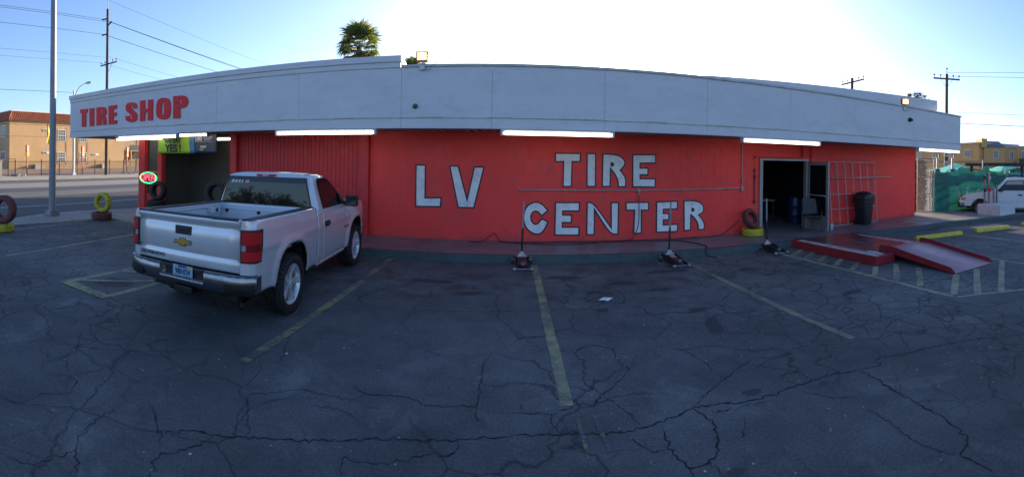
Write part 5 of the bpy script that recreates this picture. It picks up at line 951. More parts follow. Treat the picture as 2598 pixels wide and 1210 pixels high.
MB().grid([[(5.1 * u, -1.1 * u - .10 + .07 * sin(u * 40), 1.70 + .05 * sin(u * 20) - .04 * k - .34 * k * (1 + .3 * sin(u * 9))) for u in [i / 30 * .93 for i in range(31)]] for k in (0, .3, .6, 1)]).build('folded_flap', mat('green_flap', (.018, .12, .10), .7, var=.4, scale=2, bump=.3, bscale=25), tf, smooth=180, fix=False)
for u in (.0, .33, .66, 1.): MB().tube([(5.1 * u, -1.1 * u + .16, 0), (5.1 * u, -1.1 * u + .16, 2.0 + .4 * (u == .66))], .03, 8).build('fence_post', M_STEEL, tf)
for z in (.5, 1.05, 1.62): MB().tube([(0, .16, z), (5.1, -.94, z)], .018, 6).build('fence_rail', M_STEEL, tf)
# white pickup
wp = thing('pickup_truck', 'white compact pickup truck parked nose to the green tarp at the right edge', 'pickup truck', (17.24, 9.50, 0), 0)
ax_ = Vector((-.44, .90, 0)).normalized(); wp.rotation_euler.z = atan2(ax_.y, ax_.x)      # local +x is the nose
M_WCAR = mat('white_car_paint', (.66, .67, .69), .3, var=.04, bump=0, coat=.8, dirt=(.5, .48, .45), dirt_amt=.3)
WX = (0., -2.85)
def wside(z): return interp(z, [(.3, .78), (.5, .84), (.8, .86), (1.0, .84), (1.1, .80)])
body = [(.80, .42), (.86, .62), (.80, .78), (.66, .86), (.1, .985), (-.52, 1.035), (-1.9, 1.045), (-2.0, 1.05), (-3.9, 1.04), (-3.95, .5), (-3.25, .38), (-2.4, .38), (-.45, .36), (.45, .36)]
def arch_poly(n=10, r=.38):
    out = [(.82, .44), (.88, .62), (.82, .78), (.68, .87), (.1, .985), (-.52, 1.035), (-1.95, 1.045), (-3.9, 1.04), (-3.95, .5), (WX[1] - r, .42)]
    out += [(WX[1] - r * cos(pi * i / n), .36 + r * sin(pi * i / n)) for i in range(n + 1)] + [(WX[1] + r, .36), (-.5, .34)] + [(-r * cos(pi * i / n), .36 + r * sin(pi * i / n)) for i in range(n + 1)] + [(r, .42)]
    return out
ap_ = arch_poly(); SIDE = Matrix(((1, 0, 0, 0), (0, 0, 1, 0), (0, 1, 0, 0), (0, 0, 0, 1)))
MB().prism(ap_, -.84, .84, SIDE).build('body', M_WCAR, wp, bevel=.03)
MB().grid([[(-.50, s * .74, 1.03), (-1.16, s * .62, 1.60), (-1.5, s * .60, 1.635), (-1.98, s * .62, 1.61), (-2.05, s * .74, 1.05)] for s in (-1, -.5, .5, 1)]).build('cab', M_WCAR, wp, smooth=30)
for s in (-1, 1):
    P_ = [(-.50, s * .74, 1.03), (-1.16, s * .62, 1.60), (-1.5, s * .60, 1.635), (-1.98, s * .62, 1.61), (-2.05, s * .74, 1.05)]
    MB().add(P_, [(0, 1, 2, 3, 4)]).build('cab_side', M_WCAR, wp)
    def sp(x, z, o): return (x, s * (.752 - (z - 1.03) * .2105 + o), z)
    MB().add([sp(-.74, 1.08, .012), sp(-1.16, 1.50, .012), sp(-1.86, 1.53, .012), sp(-1.90, 1.08, .012)], [(0, 1, 2, 3)]).build('window_seal', M_BLK, wp)
    wv = MB().add([sp(-.80, 1.10, .018), sp(-1.18, 1.48, .018), sp(-1.83, 1.51, .018), sp(-1.86, 1.10, .018)], [(0, 1, 2, 3)]).build('side_window', M_GLASS, wp)
    MB().add([sp(-1.06, 1.33, .024), sp(-1.19, 1.475, .024), sp(-1.82, 1.50, .024), sp(-1.84, 1.33, .024)], [(0, 1, 2, 3)]).build('window_reflection_panel', mat('tan_reflection', (.40, .35, .24), .5, bump=0), wv)  # reflection in the upper glass, painted on as a tan panel
    d = MB().box(-1.96, -1.955, *sorted((s * .842, s * .846)), .42, 1.04).box(-.62, -.615, *sorted((s * .842, s * .846)), .42, 1.0).box(-1.96, -.62, *sorted((s * .842, s * .846)), .615, .625).build('door_gap', mat('panel_gap', (.25, .25, .26), .6, bump=0), wp)
    MB().box(-1.80, -1.62, *sorted((s * .84, s * .856)), .86, .92).build('door_handle', M_BLK, wp, bevel=.008)
    MB().box(-.98, -.78, *sorted((s * .80, s * .98)), 1.04, 1.16).build('mirror', M_BLK, wp, bevel=.03)
    MB().box(.60, .80, *sorted((s * .60, s * .855)), .66, .80).build('headlight', M_CLENS, wp, bevel=.02); MB().box(.66, .80, *sorted((s * .80, s * .862)), .67, .79).build('turn_signal', mat('amber_lens', (.6, .20, .02), .2, bump=0), wp, bevel=.02)
    for x in WX:
        ax = Matrix.Translation((x, s * .72, .335)) @ Matrix.Rotation(-s * pi / 2, 4, 'X'); w = tyre_mb(.335, .20, .22, 3, 0, ax).build('wheel', M_RUB, wp, smooth=40); MB().lathe([(0, .05), (.06, .09), (.13, .06), (.19, .08), (.205, .095), (.205, -.05), (0, -.05)], 20, ax).build('rim', M_STEEL, w, smooth=30)
MB().box(.62, .95, -.84, .84, .36, .60).build('front_bumper', M_TRIM, wp, bevel=.05); MB().box(.80, .87, -.5, .5, .64, .80).build('grille', M_BLK, wp); MB().box(-4.05, -3.9, -.8, .8, .42, .58).build('rear_bumper', M_DCHR, wp, bevel=.03)
MB().box(-3.7, .6, -.6, .6, .30, .42).build('chassis', M_WHL, wp)

# car lifts, yard clutter beyond the tarp
def lift(x, y, label, tone):
    t = thing('car_lift_post', label, 'car lift', (x, y, 0), -.9, 'blue car lift posts'); MB().box(-.14, .14, -.1, .1, 0, 1.95).build('column', mat('lift_blue' + tone, {'a': (.05, .10, .19), 'b': (.012, .03, .10)}[tone], .4, var=.2), t, bevel=.015); MB().tube([(0, 0, 1.95), (0, 0, 2.55)], .07, 10).build('ram', M_STEEL, t, smooth=60); MB().tube([(-.06, 0, 2.55), (-.06, 0, 2.74)], .03).tube([(.06, 0, 2.55), (.08, 0, 2.72)], .03).build('cable_head', M_JBLK, t); MB().box(-.2, .2, -.2, .2, 0, .03).build('base_plate', M_JBLK, t)
    return t
lift(19.78, 13.59, 'pale blue car lift post behind the tarp fence, left of the meter pole', 'a'); lift(20.23, 12.91, 'dark blue car lift post behind the tarp fence, right of the meter pole', 'b')
def parked_car(loc, rot, m, label):
    c = thing('parked_car', label, 'car', loc, rot); P = [(-2.2, .35), (-2.25, .9), (-1.9, 1.02), (-1.3, 1.62), (.4, 1.66), (1.1, 1.10), (2.1, .95), (2.25, .6), (2.2, .35)]
    MB().prism(P, -.85, .85, SIDE).build('body', m, c, bevel=.06)
    for s in (-1, 1):
        MB().add([(-1.65, s * .856, 1.05), (-1.22, s * .856, 1.52), (.32, s * .856, 1.55), (.85, s * .856, 1.08)], [(0, 1, 2, 3)]).build('side_window', M_GLASS, c)
        for x in (-1.4, 1.4): tyre_mb(.33, .2, .22, 3, 0, Matrix.Translation((x, s * .76, .33)) @ Matrix.Rotation(pi / 2, 4, 'X')).build('wheel', M_RUB, c)
    MB().box(2.15, 2.27, -.7, .7, .65, .85).build('headlight', M_CLENS, c); return c
parked_car((23.4, 13.0, .0), .15, mat('silver_blue_paint', (.35, .40, .44), .3, bump=0, coat=.8), 'pale car whose roof and windows show over the green tarp'); parked_car((25.6, 11.4, .0), .1, mat('dark_car_paint', (.03, .03, .035), .3, bump=0, coat=.8), 'dark car behind the tarp next to the green canopy')
def canopy(loc, rot, w, d, h, label):
    c = thing('canopy_tent', label, 'canopy', loc, rot); M_TENT = mat('mint_canopy_fabric', (.10, .55, .40), .6, var=.15, bump=.1)
    MB().grid([[(-w, -d, h), (0, -d * .9, h + .28), (w, -d, h)], [(-w * .9, 0, h + .1), (0, 0, h + .55), (w * .9, 0, h + .1)], [(-w, d, h), (0, d * .9, h + .28), (w, d, h)]]).build('canopy_roof', M_TENT, c, fix=False)
    MB().add([(-w, -d, h), (w, -d, h), (w, -d, h - .35), (-w, -d, h - .35)], [(0, 1, 2, 3)]).build('valance', M_TENT, c)
    for sx in (-1, 1):
        for sy in (-1, 1): MB().tube([(sx * w, sy * d, 0), (sx * w, sy * d, h)], .02).build('canopy_leg', M_STEEL, c)
    return c
canopy((22.6, 14.2, 0), -.5, 1.6, 1.6, 1.75, 'mint green canopy tent behind the tarp and lift posts'); canopy((25.5, 12.3, 0), -.5, 1.3, 1.3, 1.75, 'mint green canopy tent nearer the grey shed at right')
sb = thing('carport', 'long dark flat carport roof behind the white pickup', 'carport', (23.2, 12.0, 0), atan2(-4.2, .5)); 
MB().box(-1.5, 5.0, -.6, .6, 2.12, 2.30).build('carport_roof', mat('dark_weathered_wood', (.05, .042, .04), .9, var=.4), sb)
for x in (-1.35, 1.8, 4.8): MB().box(x - .07, x + .07, -.07, .07, 0, 2.12).build('post', mat('navy_post', (.015, .03, .09), .5), sb)
gs = thing('storage_shed', 'grey metal shed with a dark lettered band behind the white pickup', 'shed', (28.4, 11.6, 0), -1.1); MB().box(-1.6, 1.6, -1.2, 1.2, 0, 2.0).build('wall', mat('grey_shed_metal', (.28, .28, .29), .6, var=.15), gs); MB().box(-1.7, 1.7, -1.3, 1.3, 2.0, 2.1).build('roof', M_STEEL, gs)
text_mesh('shed_lettering', 'AUTO REPAIR SHOP', .24, WALLM(-1.21) @ Matrix.Translation((0, 1.75, 0)), M_BLK, gs, .004, .002); MB().box(-1.55, 1.55, -1.215, -1.2, 1.0, 1.06).build('trim_band', M_JBLK, gs); MB().box(-.5, .5, -1.22, -1.2, 0, .95).build('roller_door', M_STEEL, gs)
# ---------------------------------------------------------------- poles and wires
M_POLE = mat('weathered_pole_wood', (.105, .075, .055), .9, var=.4, scale=3, bump=.5, bscale=18, stretch=(1, 1, .15)); M_INS = mat('brown_insulator', (.03, .02, .02), .4)
def upole(loc, h, r0, r1, arms, label, lean=0):
    t = thing('utility_pole', label, 'utility pole', loc); MB().tube([(0, 0, -.5), (lean * .5, 0, h * .5), (lean, 0, h)], [r0, (r0 + r1) / 2, r1], 12).build('pole', M_POLE, t, smooth=60)
    for z, L, az, off, br in arms:
        d = Vector((cos(az), sin(az), 0)); n = Vector((-d.y, d.x, 0)) * (r1 + .07); a = MB().beam(-d * L + n + Vector((0, 0, z)), d * L + n + Vector((0, 0, z + off)), .10, .12).build('crossarm', M_POLE, t)
        for u in (-.94, -.45, .5, .94):
            p = d * L * u + n + Vector((0, 0, z + off * (u + 1) / 2 + .06)); MB().tube([p, p + Vector((0, 0, .16))], .02, 6).lathe([(0, 0), (.06, .02), (.075, .07), (.04, .14), (0, .16)], 8, Matrix.Translation(p + Vector((0, 0, .14)))).build('insulator', M_INS, a)
        if br:
            for s in (-1, 1): MB().beam(d * L * .5 * s + n + Vector((0, 0, z + off * (.5 + s * .25))), n + Vector((0, 0, z - .75)), .03, .03).build('brace', M_STEEL, a)
    return t
up1 = upole((-36.1, 28.4, 0), 17.2, .18, .12, [(11.55, 1.25, .05, .1, True)], 'tall wooden power pole across the street, left of the shop')
MB().tube([(.05, 0, 16.8), (.05, 0, 18.2)], .04, 6).build('top_pin', M_STEEL, up1)
for z, s in ((16.35, -1), (15.6, 1), (14.75, -1)): MB().tube([(s * .1, -s * .0, z - .1), (s * .75, -.1, z + .1 * s)], [.06, .09], 8).build('insulator', M_INS, up1)
M_WIRE = mat('black_wire', (.02, .02, .022), .5, bump=0, var=0)
def wire(a, b, s, r, label, n=22):
    a, b = Vector(a), Vector(b); return tag(MB().tube([a.lerp(b, i / n) - Vector((0, 0, s * 4 * (i / n) * (1 - i / n))) for i in range(n + 1)], r, 5, False).build('power_line', M_WIRE, None, smooth=60), label, 'cable', 'overhead wires')
for k, (dx, z, nm) in enumerate(((-.7, 16.3, 'topmost thick'), (.7, 15.65, 'second'), (-.7, 14.75, 'third'), (-1.15, 11.85, 'thin outer'), (1.15, 11.95, 'thin inner'))):
    wire((-36.1 + dx, 28.4, z), (-36.1 + dx, -25, z + .2), 1.0, .019 if k < 3 else .012, nm + ' power line running left from the tall wooden pole'); wire((-36.1 + dx, 28.4, z), (-36.1 + dx, 85, z - .2), 1.2, .028 if k < 3 else .012, nm + ' power line running right from the tall wooden pole')
wire((-36.05, 28.4, 18.1), (-36.05, 85, 17.8), 1.3, .014, 'hair thin line from the top pin of the tall pole'); wire((-36.8, 24.8, 8.35), (-36.8, -25, 8.5), .6, .02, 'lone wire running left from the street lamp')
wire((-36.5, -20, 5.3), (-36.5, 34, 5.1), .3, .016, 'low wire crossing the apartment roofline'); wire((-36.4, -20, 4.2), (-36.4, 34, 4.0), .3, .012, 'lowest wire crossing the apartment wall')
up2 = upole((29.22, 19.25, 0), 9.4, .15, .11, [(9.1, 1.05, -.9, -.1, True)], 'wooden power pole with meter boxes behind the right end of the shop')
MB().tube([(0, 0, 9.3), (0, 0, 9.8)], .025, 6).lathe([(0, 0), (.06, .02), (.075, .07), (.04, .14), (0, .16)], 8, Matrix.Translation((0, 0, 9.75))).build('insulator', M_INS, up2)
for z, h in ((2.85, .36), (2.12, .40)): b = MB().box(-.17, .17, -.10, .10, 0, h, Matrix.Translation((-.17, -.12, z)) @ Matrix.Rotation(-.95, 4, 'Z')).build('meter_box', M_HOUS, up2, bevel=.01); MB().box(-.05, .05, -.108, -.10, .1, .25, Matrix.Translation((-.17, -.12, z)) @ Matrix.Rotation(-.95, 4, 'Z')).build('meter_window', M_JBLK, b)
upole((27.98, 28.59, 0), 10.0, .16, .13, [(9.45, 1.05, -1.0, .45, True), (8.75, 1.05, -.5, -.25, False)], 'double armed wooden power pole rising behind the white parapet')
for k, (az, z0, y1, z1) in enumerate(((.1, 9.5, -6, 11), (.3, 9.2, -6, 10.2), (0, 6.4, 0, 7.0), (0, 5.55, 0, 5.9), (0, 4.7, 0, 4.8))):
    wire((29.2, 19.2, z0), (44, y1, z1), .9 if k == 4 else .35, .022 if k == 3 else .013, ('high wire', 'second high wire', 'middle wire', 'heavy cable', 'sagging low wire')[k] + ' running right from the pole with meter boxes')
# steel light pole at the left
lp = thing('light_pole', 'tall grey steel light pole on the pavement at left', 'light pole', (-12.97, 7.87, .035)); M_GP = mat('grey_pole_paint', (.23, .25, .27), .5, .2, var=.15, scale=2, bump=.05, dirt=(.4, .4, .38), dirt_amt=.5, dscale=3, stretch=(1, 1, .3))
MB().tube([(0, 0, .1), (0, 0, 4.5), (0, 0, 9.5)], [.122, .108, .09], 16).build('pole', M_GP, lp, smooth=60); MB().box(-.19, .19, -.19, .19, 0, .10).build('base_plate', M_GP, lp, bevel=.015)
MB().box(-.14, .14, -.16, .16, .10, .17).build('base_cover', M_GP, lp, bevel=.03); MB().tube([(0, 0, 9.3), (.8, -.2, 9.55), (1.6, -.4, 9.6)], .04, 8).build('lamp_arm', M_GP, lp); MB().box(1.4, 2.1, -.6, -.25, 9.55, 9.68).build('lamp_head', M_GP, lp, bevel=.03)
for a in range(4): MB().lathe([(0, 0), (.025, 0), (.025, .04), (0, .04)], 6, Matrix.Translation((.155 * (1 if a < 2 else -1), .155 * (1 if a % 2 else -1), .1))).build('anchor_bolt', M_JSIL, lp)
sl = thing('street_lamp', 'white street lamp with curved arm across the street', 'street lamp', (-36.84, 24.8, .1)); M_LW = mat('white_lamp_paint', (.55, .55, .53), .5, var=.1, bump=0)
MB().tube([(0, 0, 0), (0, 0, 4), (0, 0, 8.5)], [.13, .11, .07], 10).build('pole', M_LW, sl, smooth=60); MB().tube([(0, 0, 7.7), (.5, 0, 8.35), (1.0, 0, 8.72), (1.5, 0, 8.88), (2.1, 0, 8.93)], [.05, .045, .04, .035, .03], 8).build('lamp_arm', M_LW, sl, smooth=60); MB().lathe([(0, -.45), (.12, -.4), (.2, -.1), (.18, .2), (.08, .42), (0, .45)], 12, Matrix.Translation((2.45, 0, 8.93)) @ Matrix.Rotation(pi / 2, 4, 'Y') @ Matrix.Diagonal((.6, 1, 1, 1))).build('lamp_head', M_LW, sl, smooth=60); MB().box(-.2, .2, -.2, .2, 0, .25).build('base', M_LW, sl, bevel=.04)
# ---------------------------------------------------------------- across the street
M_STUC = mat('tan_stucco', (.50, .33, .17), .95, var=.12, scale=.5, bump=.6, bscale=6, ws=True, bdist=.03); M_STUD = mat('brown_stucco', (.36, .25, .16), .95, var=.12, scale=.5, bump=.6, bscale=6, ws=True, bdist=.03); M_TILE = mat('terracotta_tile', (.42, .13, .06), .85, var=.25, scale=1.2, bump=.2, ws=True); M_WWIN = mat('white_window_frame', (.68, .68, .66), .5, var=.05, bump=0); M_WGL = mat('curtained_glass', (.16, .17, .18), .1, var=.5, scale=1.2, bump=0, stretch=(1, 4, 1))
apt = thing('apartment_building', 'tan stucco apartment block with red tile roof across the street', 'building', (-57, 27.4, 0))
def apart(mb, nm, m, parent=None, **k): mb.v = [(x + 57, y - 27.4, z) for x, y, z in mb.v]; return mb.build(nm, m, parent or apt, **k)
apart(MB().box(-75, -57, 27.4, 48.6, 0, 7.15), 'wall', M_STUC)
apart(MB().add([(-56.7, 27.1, 7.1), (-56.7, 48.7, 7.1), (-57.5, 48.7, 8.4), (-57.5, 27.9, 8.4), (-75.2, 27.1, 7.1), (-75, 27.9, 8.4)], [(0, 1, 2, 3), (4, 0, 3, 5)]), 'roof', M_TILE)
mb = MB()
y = 27.15
while y < 48.6:
    mb.tube([(-56.66, y, 7.12), (-57.46, max(y, 27.9), 8.42)], .075, 6); y += .30
x = -56.8
while x > -70: mb.tube([(x, 27.06, 7.12), (min(x, -57.6), 27.86, 8.42)], .075, 6); x -= .30
apart(mb, 'roof_tiles', M_TILE, kind='stuff')
apart(MB().box(-75, -57.45, 27.85, 48.6, 8.38, 8.55), 'roof_edge', M_WWIN); apart(MB().box(-75.1, -56.68, 27.08, 48.7, 7.0, 7.12), 'eave', mat('brown_fascia', (.14, .09, .06), .8))
def win(y0, y1, z0, z1, X=-57):
    w = apart(MB().box(X - .02, X + .07, y0, y1, z1 - .07, z1).box(X - .02, X + .07, y0, y1, z0, z0 + .07).box(X - .02, X + .07, y0, y0 + .08, z0 + .07, z1 - .07).box(X - .02, X + .07, y1 - .08, y1, z0 + .07, z1 - .07).box(X - .02, X + .065, y0 + .08, y1 - .08, (z0 + z1) / 2 - .035, (z0 + z1) / 2 + .035), 'window', M_WWIN)
    apart(MB().box(X - .02, X + .03, y0 + .08, y1 - .08, z0 + .07, (z0 + z1) / 2 - .035), 'pane', M_WGL, w); apart(MB().box(X - .02, X + .035, y0 + .08, y1 - .08, (z0 + z1) / 2 + .035, z1 - .07), 'pane', M_WGL, w)
    mb = MB()
    for k in (1, 2): yy = y0 + (y1 - y0) * k / 3; mb.box(X + .03, X + .055, yy - .02, yy + .02, z0 + .07, z1 - .07)
    for k in (1, 3): zz = z0 + (z1 - z0) * k / 4; mb.box(X + .03, X + .055, y0 + .08, y1 - .08, zz - .015, zz + .015)
    apart(mb, 'muntin', M_WWIN, w); return w
for y0, y1 in ((35.15, 37.05), (39.19, 41.06)):
    apart(MB().box(-57.02, -56.93, y0 - .12, y0 + .16, .7, 6.2).box(-57.02, -56.93, y1 - .16, y1 + .12, .7, 6.2), 'window_surround', M_STUD); apart(MB().box(-57.02, -56.965, y0 + .16, y1 - .16, .7, 6.2), 'window_bay', M_STUC)
    for z0, z1 in ((4.17, 5.98), (.92, 2.57)): win(y0 + .27, y1 - .24, z0, z1, -56.955)
for y0, z0 in ((32.85, 5.63), (32.9, 2.32), (41.97, 2.12), (41.9, 5.63)):
    v = apart(MB().box(-57.02, -56.93, y0, y0 + 1.3, z0, z0 + .30), 'vent', M_WWIN); apart(MB().box(-56.93, -56.92, y0 + .1, y0 + .6, z0 + .05, z0 + .25), 'vent_grille', M_JBLK, v)
for z0, z1 in ((4.7, 6.4), (1.3, 2.6)): w = apart(MB().box(-59.9, -58.2, 27.33, 27.42, z0, z1), 'window', M_WWIN); apart(MB().box(-59.8, -58.3, 27.31, 27.33, z0 + .1, z1 - .1), 'pane', M_WGL, w)
for y0 in (31.2, 43.4): apart(MB().box(-56.9, -56.2, y0, y0 + 1.1, .05, .75), 'condenser_unit', M_STEEL)
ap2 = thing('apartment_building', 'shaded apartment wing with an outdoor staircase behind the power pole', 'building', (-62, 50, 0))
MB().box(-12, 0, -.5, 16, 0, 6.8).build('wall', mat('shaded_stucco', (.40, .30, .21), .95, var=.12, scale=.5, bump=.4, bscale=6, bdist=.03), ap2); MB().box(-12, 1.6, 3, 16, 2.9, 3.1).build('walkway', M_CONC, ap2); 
for z in (.2, 3.2): MB().box(0, .05, 6, 7.2, z, z + 2.1).build('door', M_STUD, ap2); MB().box(0, .06, 8.5, 10, z + .8, z + 2.2).build('window', M_WGL, ap2)
for k in range(14): MB().box(.3, 1.4, 1.0 + k * .28, 1.32 + k * .28, .15 + k * .2, .2 + k * .2).build('stair_tread', M_JBLK, ap2)
for s in (.3, 1.4): MB().beam((s, 1.0, .1), (s, 4.9, 2.9), .05, .2).beam((s, 1.0, 1.1), (s, 4.9, 3.9), .04, .04).build('stair_rail', M_JBLK, ap2)
MB().box(1.5, 1.6, 3, 16, 3.1, 4.1).build('balcony_rail', M_JBLK, ap2)
for y in (3.2, 8, 13): MB().box(1.4, 1.6, y, y + .2, 0, 2.9).build('post', M_STUC, ap2)
# fence, signs, flag
fe = thing('iron_fence', 'low brown iron picket fence along the far sidewalk', 'fence', (-37.6, 10, .06)); M_IRON = mat('rusty_iron', (.09, .05, .035), .8, var=.3)
for z in (.2, 1.38): MB().beam((0, 0, z), (0, 40, z), .03, .04).build('rail', M_IRON, fe)
mb = MB()
for k in range(334): mb.box(-.01, .01, k * .12 - .01, k * .12 + .01, 0, 1.5)
o = mb.build('pickets', M_IRON, fe); o['kind'] = 'stuff'
for yy in (17.95, 18.71, 21.54, 23.63, 25.78, 28.05, 30.03, 32.05, 33.88, 36, 38.2, 40.5): MB().box(-.035, .035, yy - 10.035, yy - 9.965, 0, 1.62).build('post', M_IRON, fe)
gt2 = MB().box(-.02, .02, 6, 8.7, 1.62, 1.68).box(-.02, .02, 6, 6.05, 0, 1.68).build('gate_frame', M_IRON, fe)
M_SRED = mat('faded_red_sign', (.50, .05, .05), .6, var=.2, scale=6, bump=0); M_SYEL = mat('orange_yellow_sign', (.60, .30, .03), .6, var=.2, scale=6, bump=0)
for yy, nm in ((20.45, 'leftmost red and yellow sign post, left of the yellow flag'), (27.08, 'middle red and yellow sign post, right of the street lamp'), (33.3, 'rightmost red and yellow sign post, over a pile of stones')):
    s = thing('sign_post', nm, 'sign', (-38.5, yy, .06), .35, 'red and yellow sign posts behind the fence'); MB().box(-.05, .05, -.05, .05, -.1, 2.1).build('post', M_SRED, s); MB().box(-.06, .10, -.18, .18, 2.35, 3.0).build('red_panel', M_SRED, s, bevel=.01); MB().box(-.06, .10, -.18, .18, 1.92, 2.345).build('yellow_panel', M_SYEL, s, bevel=.01)
    for z in (2.82, 2.62, 2.45): MB().box(.10, .106, -.12, .12, z, z + .07).build('lettering_line', M_STK, s)
ff = thing('feather_flag', 'tall narrow yellow feather flag behind the iron fence', 'flag', (-39, 22.93, .06)); MB().tube([(0, 0, 0), (0, 0, 3.2), (.0, .06, 5.2)], .02, 6).build('pole', M_STEEL, ff); MB().grid([[(.05 * sin(z * 3), .02, z), (.10 * sin(z * 3 + .7), .02 + w / 2, z - .02), (.06 * sin(z * 2.7), .02 + w, z - .06)] for z, w in ((3.2, .28), (3.7, .42), (4.2, .40), (4.7, .30), (5.1, .16), (5.35, .03))]).build('flag_cloth', mat('yellow_flag', (.75, .55, .02), .6, var=.1, bump=0), ff, fix=False).modifiers.new('t', 'SOLIDIFY').thickness = .006
mp_ = thing('masonry_pillar', 'low pale masonry pillar at the far left by the fence', 'pillar', (-36.3, 15.9, .1)); MB().box(-.6, .6, -.55, .55, 0, 1.40).build('shaft', M_CONC, mp_, bevel=.02); MB().box(-.66, .66, -.6, .6, 1.402, 1.50).build('capstone', M_CONC, mp_, bevel=.02)
M_ROCK = mat('grey_rock', (.28, .25, .22), .9, var=.4, scale=3, bump=.5, bscale=8)
def rocks(x, y, n, label, sx=.5, sy=.9):
    t = thing('rock_pile', label, 'rocks', (x, y, .06))
    for k in range(n):
        mb = MB(); c = (random.gauss(0, sx * .5), random.gauss(0, sy * .6), .08); r = random.uniform(.12, .24)
        bm = bmesh.new(); bmesh.ops.create_icosphere(bm, subdivisions=1, radius=r)
        for v in bm.verts: v.co = Vector(c) + v.co * random.uniform(.7, 1.15) * Vector((1, 1, .6)).length / 1.6
        me = bpy.data.meshes.new('rock'); bm.to_mesh(me); bm.free(); me.materials.append(M_ROCK); link('rock', me, t)
rocks(-37.0, 18.9, 12, 'pile of grey stones at the left end of the iron fence'); rocks(-36.9, 32.6, 10, 'pile of stones at the foot of the rightmost sign post')
# ---------------------------------------------------------------- palms, trees
def palm_leafmesh(n=16, L=1.0, seed=0):
    rnd = random.Random(seed); mb = MB(); mb.beam((0, 0, 0), (.9 * L, 0, .06 * L), .022, .012)
    for k in range(n):
        a = -1.25 + 2.5 * k / (n - 1); l = L * (.62 + .28 * cos(a)) * rnd.uniform(.85, 1.1); b = Vector((.88 * L, 0, .06 * L)); d = Vector((cos(a), sin(a), .05)); s = Vector((-d.y, d.x, 0)); dr = -.30 * l * rnd.uniform(.5, 1.6)
        mid = b + d * l * .55 + Vector((0, 0, .06)); tip = b + d * l + Vector((0, 0, dr)); w = .05 + .028 * L
        mb.add([b, mid + s * w, tip, mid - s * w, mid + Vector((0, 0, -.035))], [(0, 4, 1), (0, 3, 4), (1, 4, 2), (4, 3, 2)])
    return mb
M_PG = mat('palm_green', (.11, .145, .07), .5, var=.35, scale=.9, bump=0); M_PY = mat('palm_yellow_green', (.26, .24, .07), .5, var=.35, scale=.9, bump=0); M_PD = mat('dry_palm_frond', (.22, .16, .09), .8, var=.4, scale=1.5, bump=0)
for _m, _c in ((M_PG, (.26, .36, .10)), (M_PY, (.50, .46, .10)), (M_PD, (.40, .28, .14))):
    _nt = _m.node_tree; _b = _nt.nodes['Principled BSDF']; _t = _nt.nodes.new('ShaderNodeBsdfTranslucent'); _t.inputs[0].default_value = (*_c, 1); _x = _nt.nodes.new('ShaderNodeMixShader'); _x.inputs[0].default_value = .42
    _nt.links.new(_b.outputs[0], _x.inputs[1]); _nt.links.new(_t.outputs[0], _x.inputs[2]); _nt.links.new(_x.outputs[0], _nt.nodes['Material Output'].inputs[0])
def palm(loc, h, nl, sc, label, seed, skirt=24):
    rnd = random.Random(seed); t = thing('palm_tree', label, 'palm tree', loc); MB().tube([(0, 0, 0), (.1, 0, h * .5), (0, 0, h)], [.30, .24, .22], 12).build('trunk', M_BARK, t, smooth=60)
    meshes = []
    for mm in (M_PG, M_PG, M_PY, M_PD):
        me = palm_leafmesh(16, sc, len(meshes) + seed).mesh('frond', False); me.materials.append(mm); meshes.append(me)
    for k in range(nl + skirt):
        dry = k >= nl; o = link('frond', meshes[3] if dry else meshes[rnd.choice((0, 0, 1, 1, 2))], t)
        el = rnd.uniform(-1.35, -.75) if dry else (1.35 - 2.0 * (k / nl) ** 1.1 + rnd.uniform(-.15, .15)); az = k * 2.399 + rnd.uniform(-.2, .2); s = rnd.uniform(.7, 1.05) * (.72 if dry else 1)
        o.rotation_euler = (rnd.uniform(-.5, .5), -el, az); o.scale = (s, s, s); o.location = (0, 0, h + (.0 if not dry else -rnd.uniform(.1, .9)))
    for k in range(9):
        az = rnd.uniform(0, 6.28); p0 = Vector((0, 0, h)); d = Vector((cos(az), sin(az), 0)); MB().tube([p0, p0 + d * .9 + Vector((0, 0, .3)), p0 + d * 1.6 + Vector((0, 0, -.3)), p0 + d * 2.0 + Vector((0, 0, -1.1))], [.02, .018, .012, .005], 5).build('flower_stalk', M_PD, t)
    return t
palm((-12.6, 35.8, 0), 11.6, 60, 1.4, 'tall fan palm with a dry skirt rising behind the shop roof', 3, 30)
palm((-8.35, 37.5, 0), 9.4, 26, 1.15, 'small palm top peeking over the roof step', 9, 8)
tree('shade_tree', (31.7, 24.4, 0), 6.8, .16, 8.05, (1.15, 1.15, .75), 'small grey green tree top over the right end of the roof', M_LEAF, 900, .11, seed=4)
vn = tree('vine', (14.25, 11.3, 0), 1.5, .03, 2.4, (.10, .10, .5), 'strand of green vine hanging at the right corner of the red wall', M_LEAF, 160, .06, 'plant', 5)
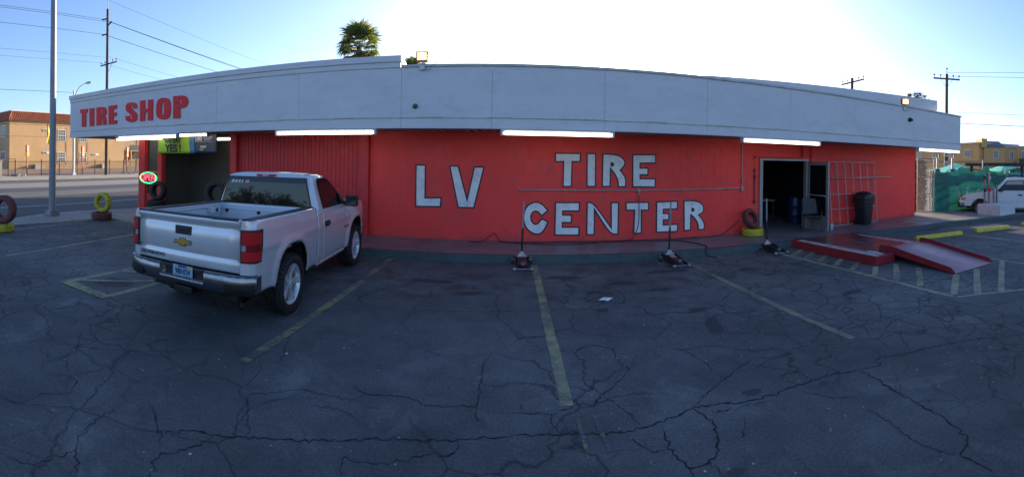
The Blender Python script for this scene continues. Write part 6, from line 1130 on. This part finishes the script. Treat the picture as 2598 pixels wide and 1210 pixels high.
# right apartments
M_OCH = mat('ochre_stucco', (.60, .34, .13), .95, var=.12, scale=.4, bump=.4, bscale=5, bdist=.03, ws=True); M_OCH2 = mat('tan_band', (.27, .20, .13), .95, var=.1, scale=.4, bump=.3, bscale=5, ws=True)
def aptR(p, q, h, label, wins, gable=False, depth=10, balcony=False):
    p, q = Vector((*p, 0)), Vector((*q, 0)); d = q - p; L = d.length; t = thing('apartment_building', label, 'building', p, atan2(d.y, d.x), 'ochre apartment blocks beyond the yard')
    MB().box(0, L, 0, depth, 0, h).build('wall', M_OCH, t); MB().box(-.02, L + .02, -.06, 0, h * .48, h * .53).build('floor_band', M_OCH2, t)
    if gable:
        MB().add([(0, -.3, h), (L, -.3, h), (L, 2.4, h + 1.05), (0, 2.4, h + 1.05), (0, 2.4, h), (L, 2.4, h)], [(0, 1, 2, 3), (0, 3, 4), (1, 5, 2), (4, 3, 2, 5)]).build('roof', mat('grey_shingle', (.16, .16, .17), .9, var=.2, scale=1, ws=True), t); MB().box(-.5, .4, -.32, 2.5, h - .1, h + 1.25).build('parapet_wall', M_OCH, t)
    else: MB().box(-.1, L + .1, -.15, depth, h, h + .25).build('roof', mat('pale_roof_edge', (.42, .42, .42), .8, ws=True), t)
    for u, z, w, hh in wins:
        f = MB().box(u, u + w, -.08, 0, z, z + hh).build('window', M_WWIN, t); MB().box(u + .08, u + w / 2 - .03, -.10, -.08, z + .08, z + hh - .08).build('pane', M_WGL, f); MB().box(u + w / 2 + .03, u + w - .08, -.10, -.08, z + .08, z + hh - .08).build('pane', M_WGL, f)
    if balcony:
        MB().box(2, L, -1.2, 0, h * .44, h * .48).build('balcony_floor', M_OCH2, t); MB().box(2, L, -1.25, -1.2, h * .48, h * .66).build('balcony_rail', M_JBLK, t)
        for x in (2.1, L - .2): MB().box(x - .12, x + .12, -1.25, -1.0, 0, h).build('post', M_OCH, t)
    return t
aptR((66.5, 54), (61.3, 34.2), 5.75, 'ochre apartment block behind the meter pole and lift posts', [(x, z, 1.5, 1.3) for x in (2, 5, 9.2, 13.6, 17.2) for z in (.6, 3.6)])
aptR((61.9, 33.6), (64.7, 31.3), 5.3, 'ochre apartment end with grey sloping roof', [(1.6, 3.4, .9, 1.4), (1.6, .4, .9, 1.6)], True, 8)
aptR((65.5, 31.9), (71.5, 26.4), 5.35, 'ochre apartment wing with balconies at the right edge', [(1, 3.3, .8, 1.4), (3.2, 3.1, .9, 1.8), (5.6, 3.1, .9, 1.8), (1, .3, .8, 1.4), (3.2, .1, .9, 1.8), (5.6, .1, .9, 1.8)], False, 10, True)
# what stands behind the viewer and shows in the truck's rear window
bb = thing('strip_mall', 'low cream shop across the lot mirrored in the truck rear window', 'building', (0, -34, 0)); MB().box(-1, 14, -8, 0, 0, 4.0).build('wall', mat('cream_stucco', (.60, .54, .42), .9, var=.1), bb); MB().box(-1.2, 14.2, -.5, .6, 4.0, 5.2).build('mansard', mat('dark_brown_shingle', (.10, .07, .05), .9), bb)
for x in (1.5, 5, 8.5): w = MB().box(x, x + 2.2, 0, .05, .3, 2.8).build('window', M_JBLK, bb); MB().box(x + .1, x + 2.1, .05, .06, .4, 2.7).build('pane', M_GLASS, w)
for k, (x, y, h, r) in enumerate(((-9, -33, 3.0, 2.2), (-14, -36, 3.4, 2.6), (-20, -34, 3.2, 2.4), (-27, -38, 3.6, 3.0))): tree('street_tree', (x, y, 0), h, .2, h + r * .4, (r, r, r * .7), ('dark round tree nearest the cream shop, mirrored in the truck window', 'second dark tree from the cream shop, mirrored in the truck window', 'third dark tree from the cream shop, mirrored in the truck window', 'farthest dark tree from the cream shop, mirrored in the truck window')[k], M_LEAFD, 1300, .35, seed=20 + k)
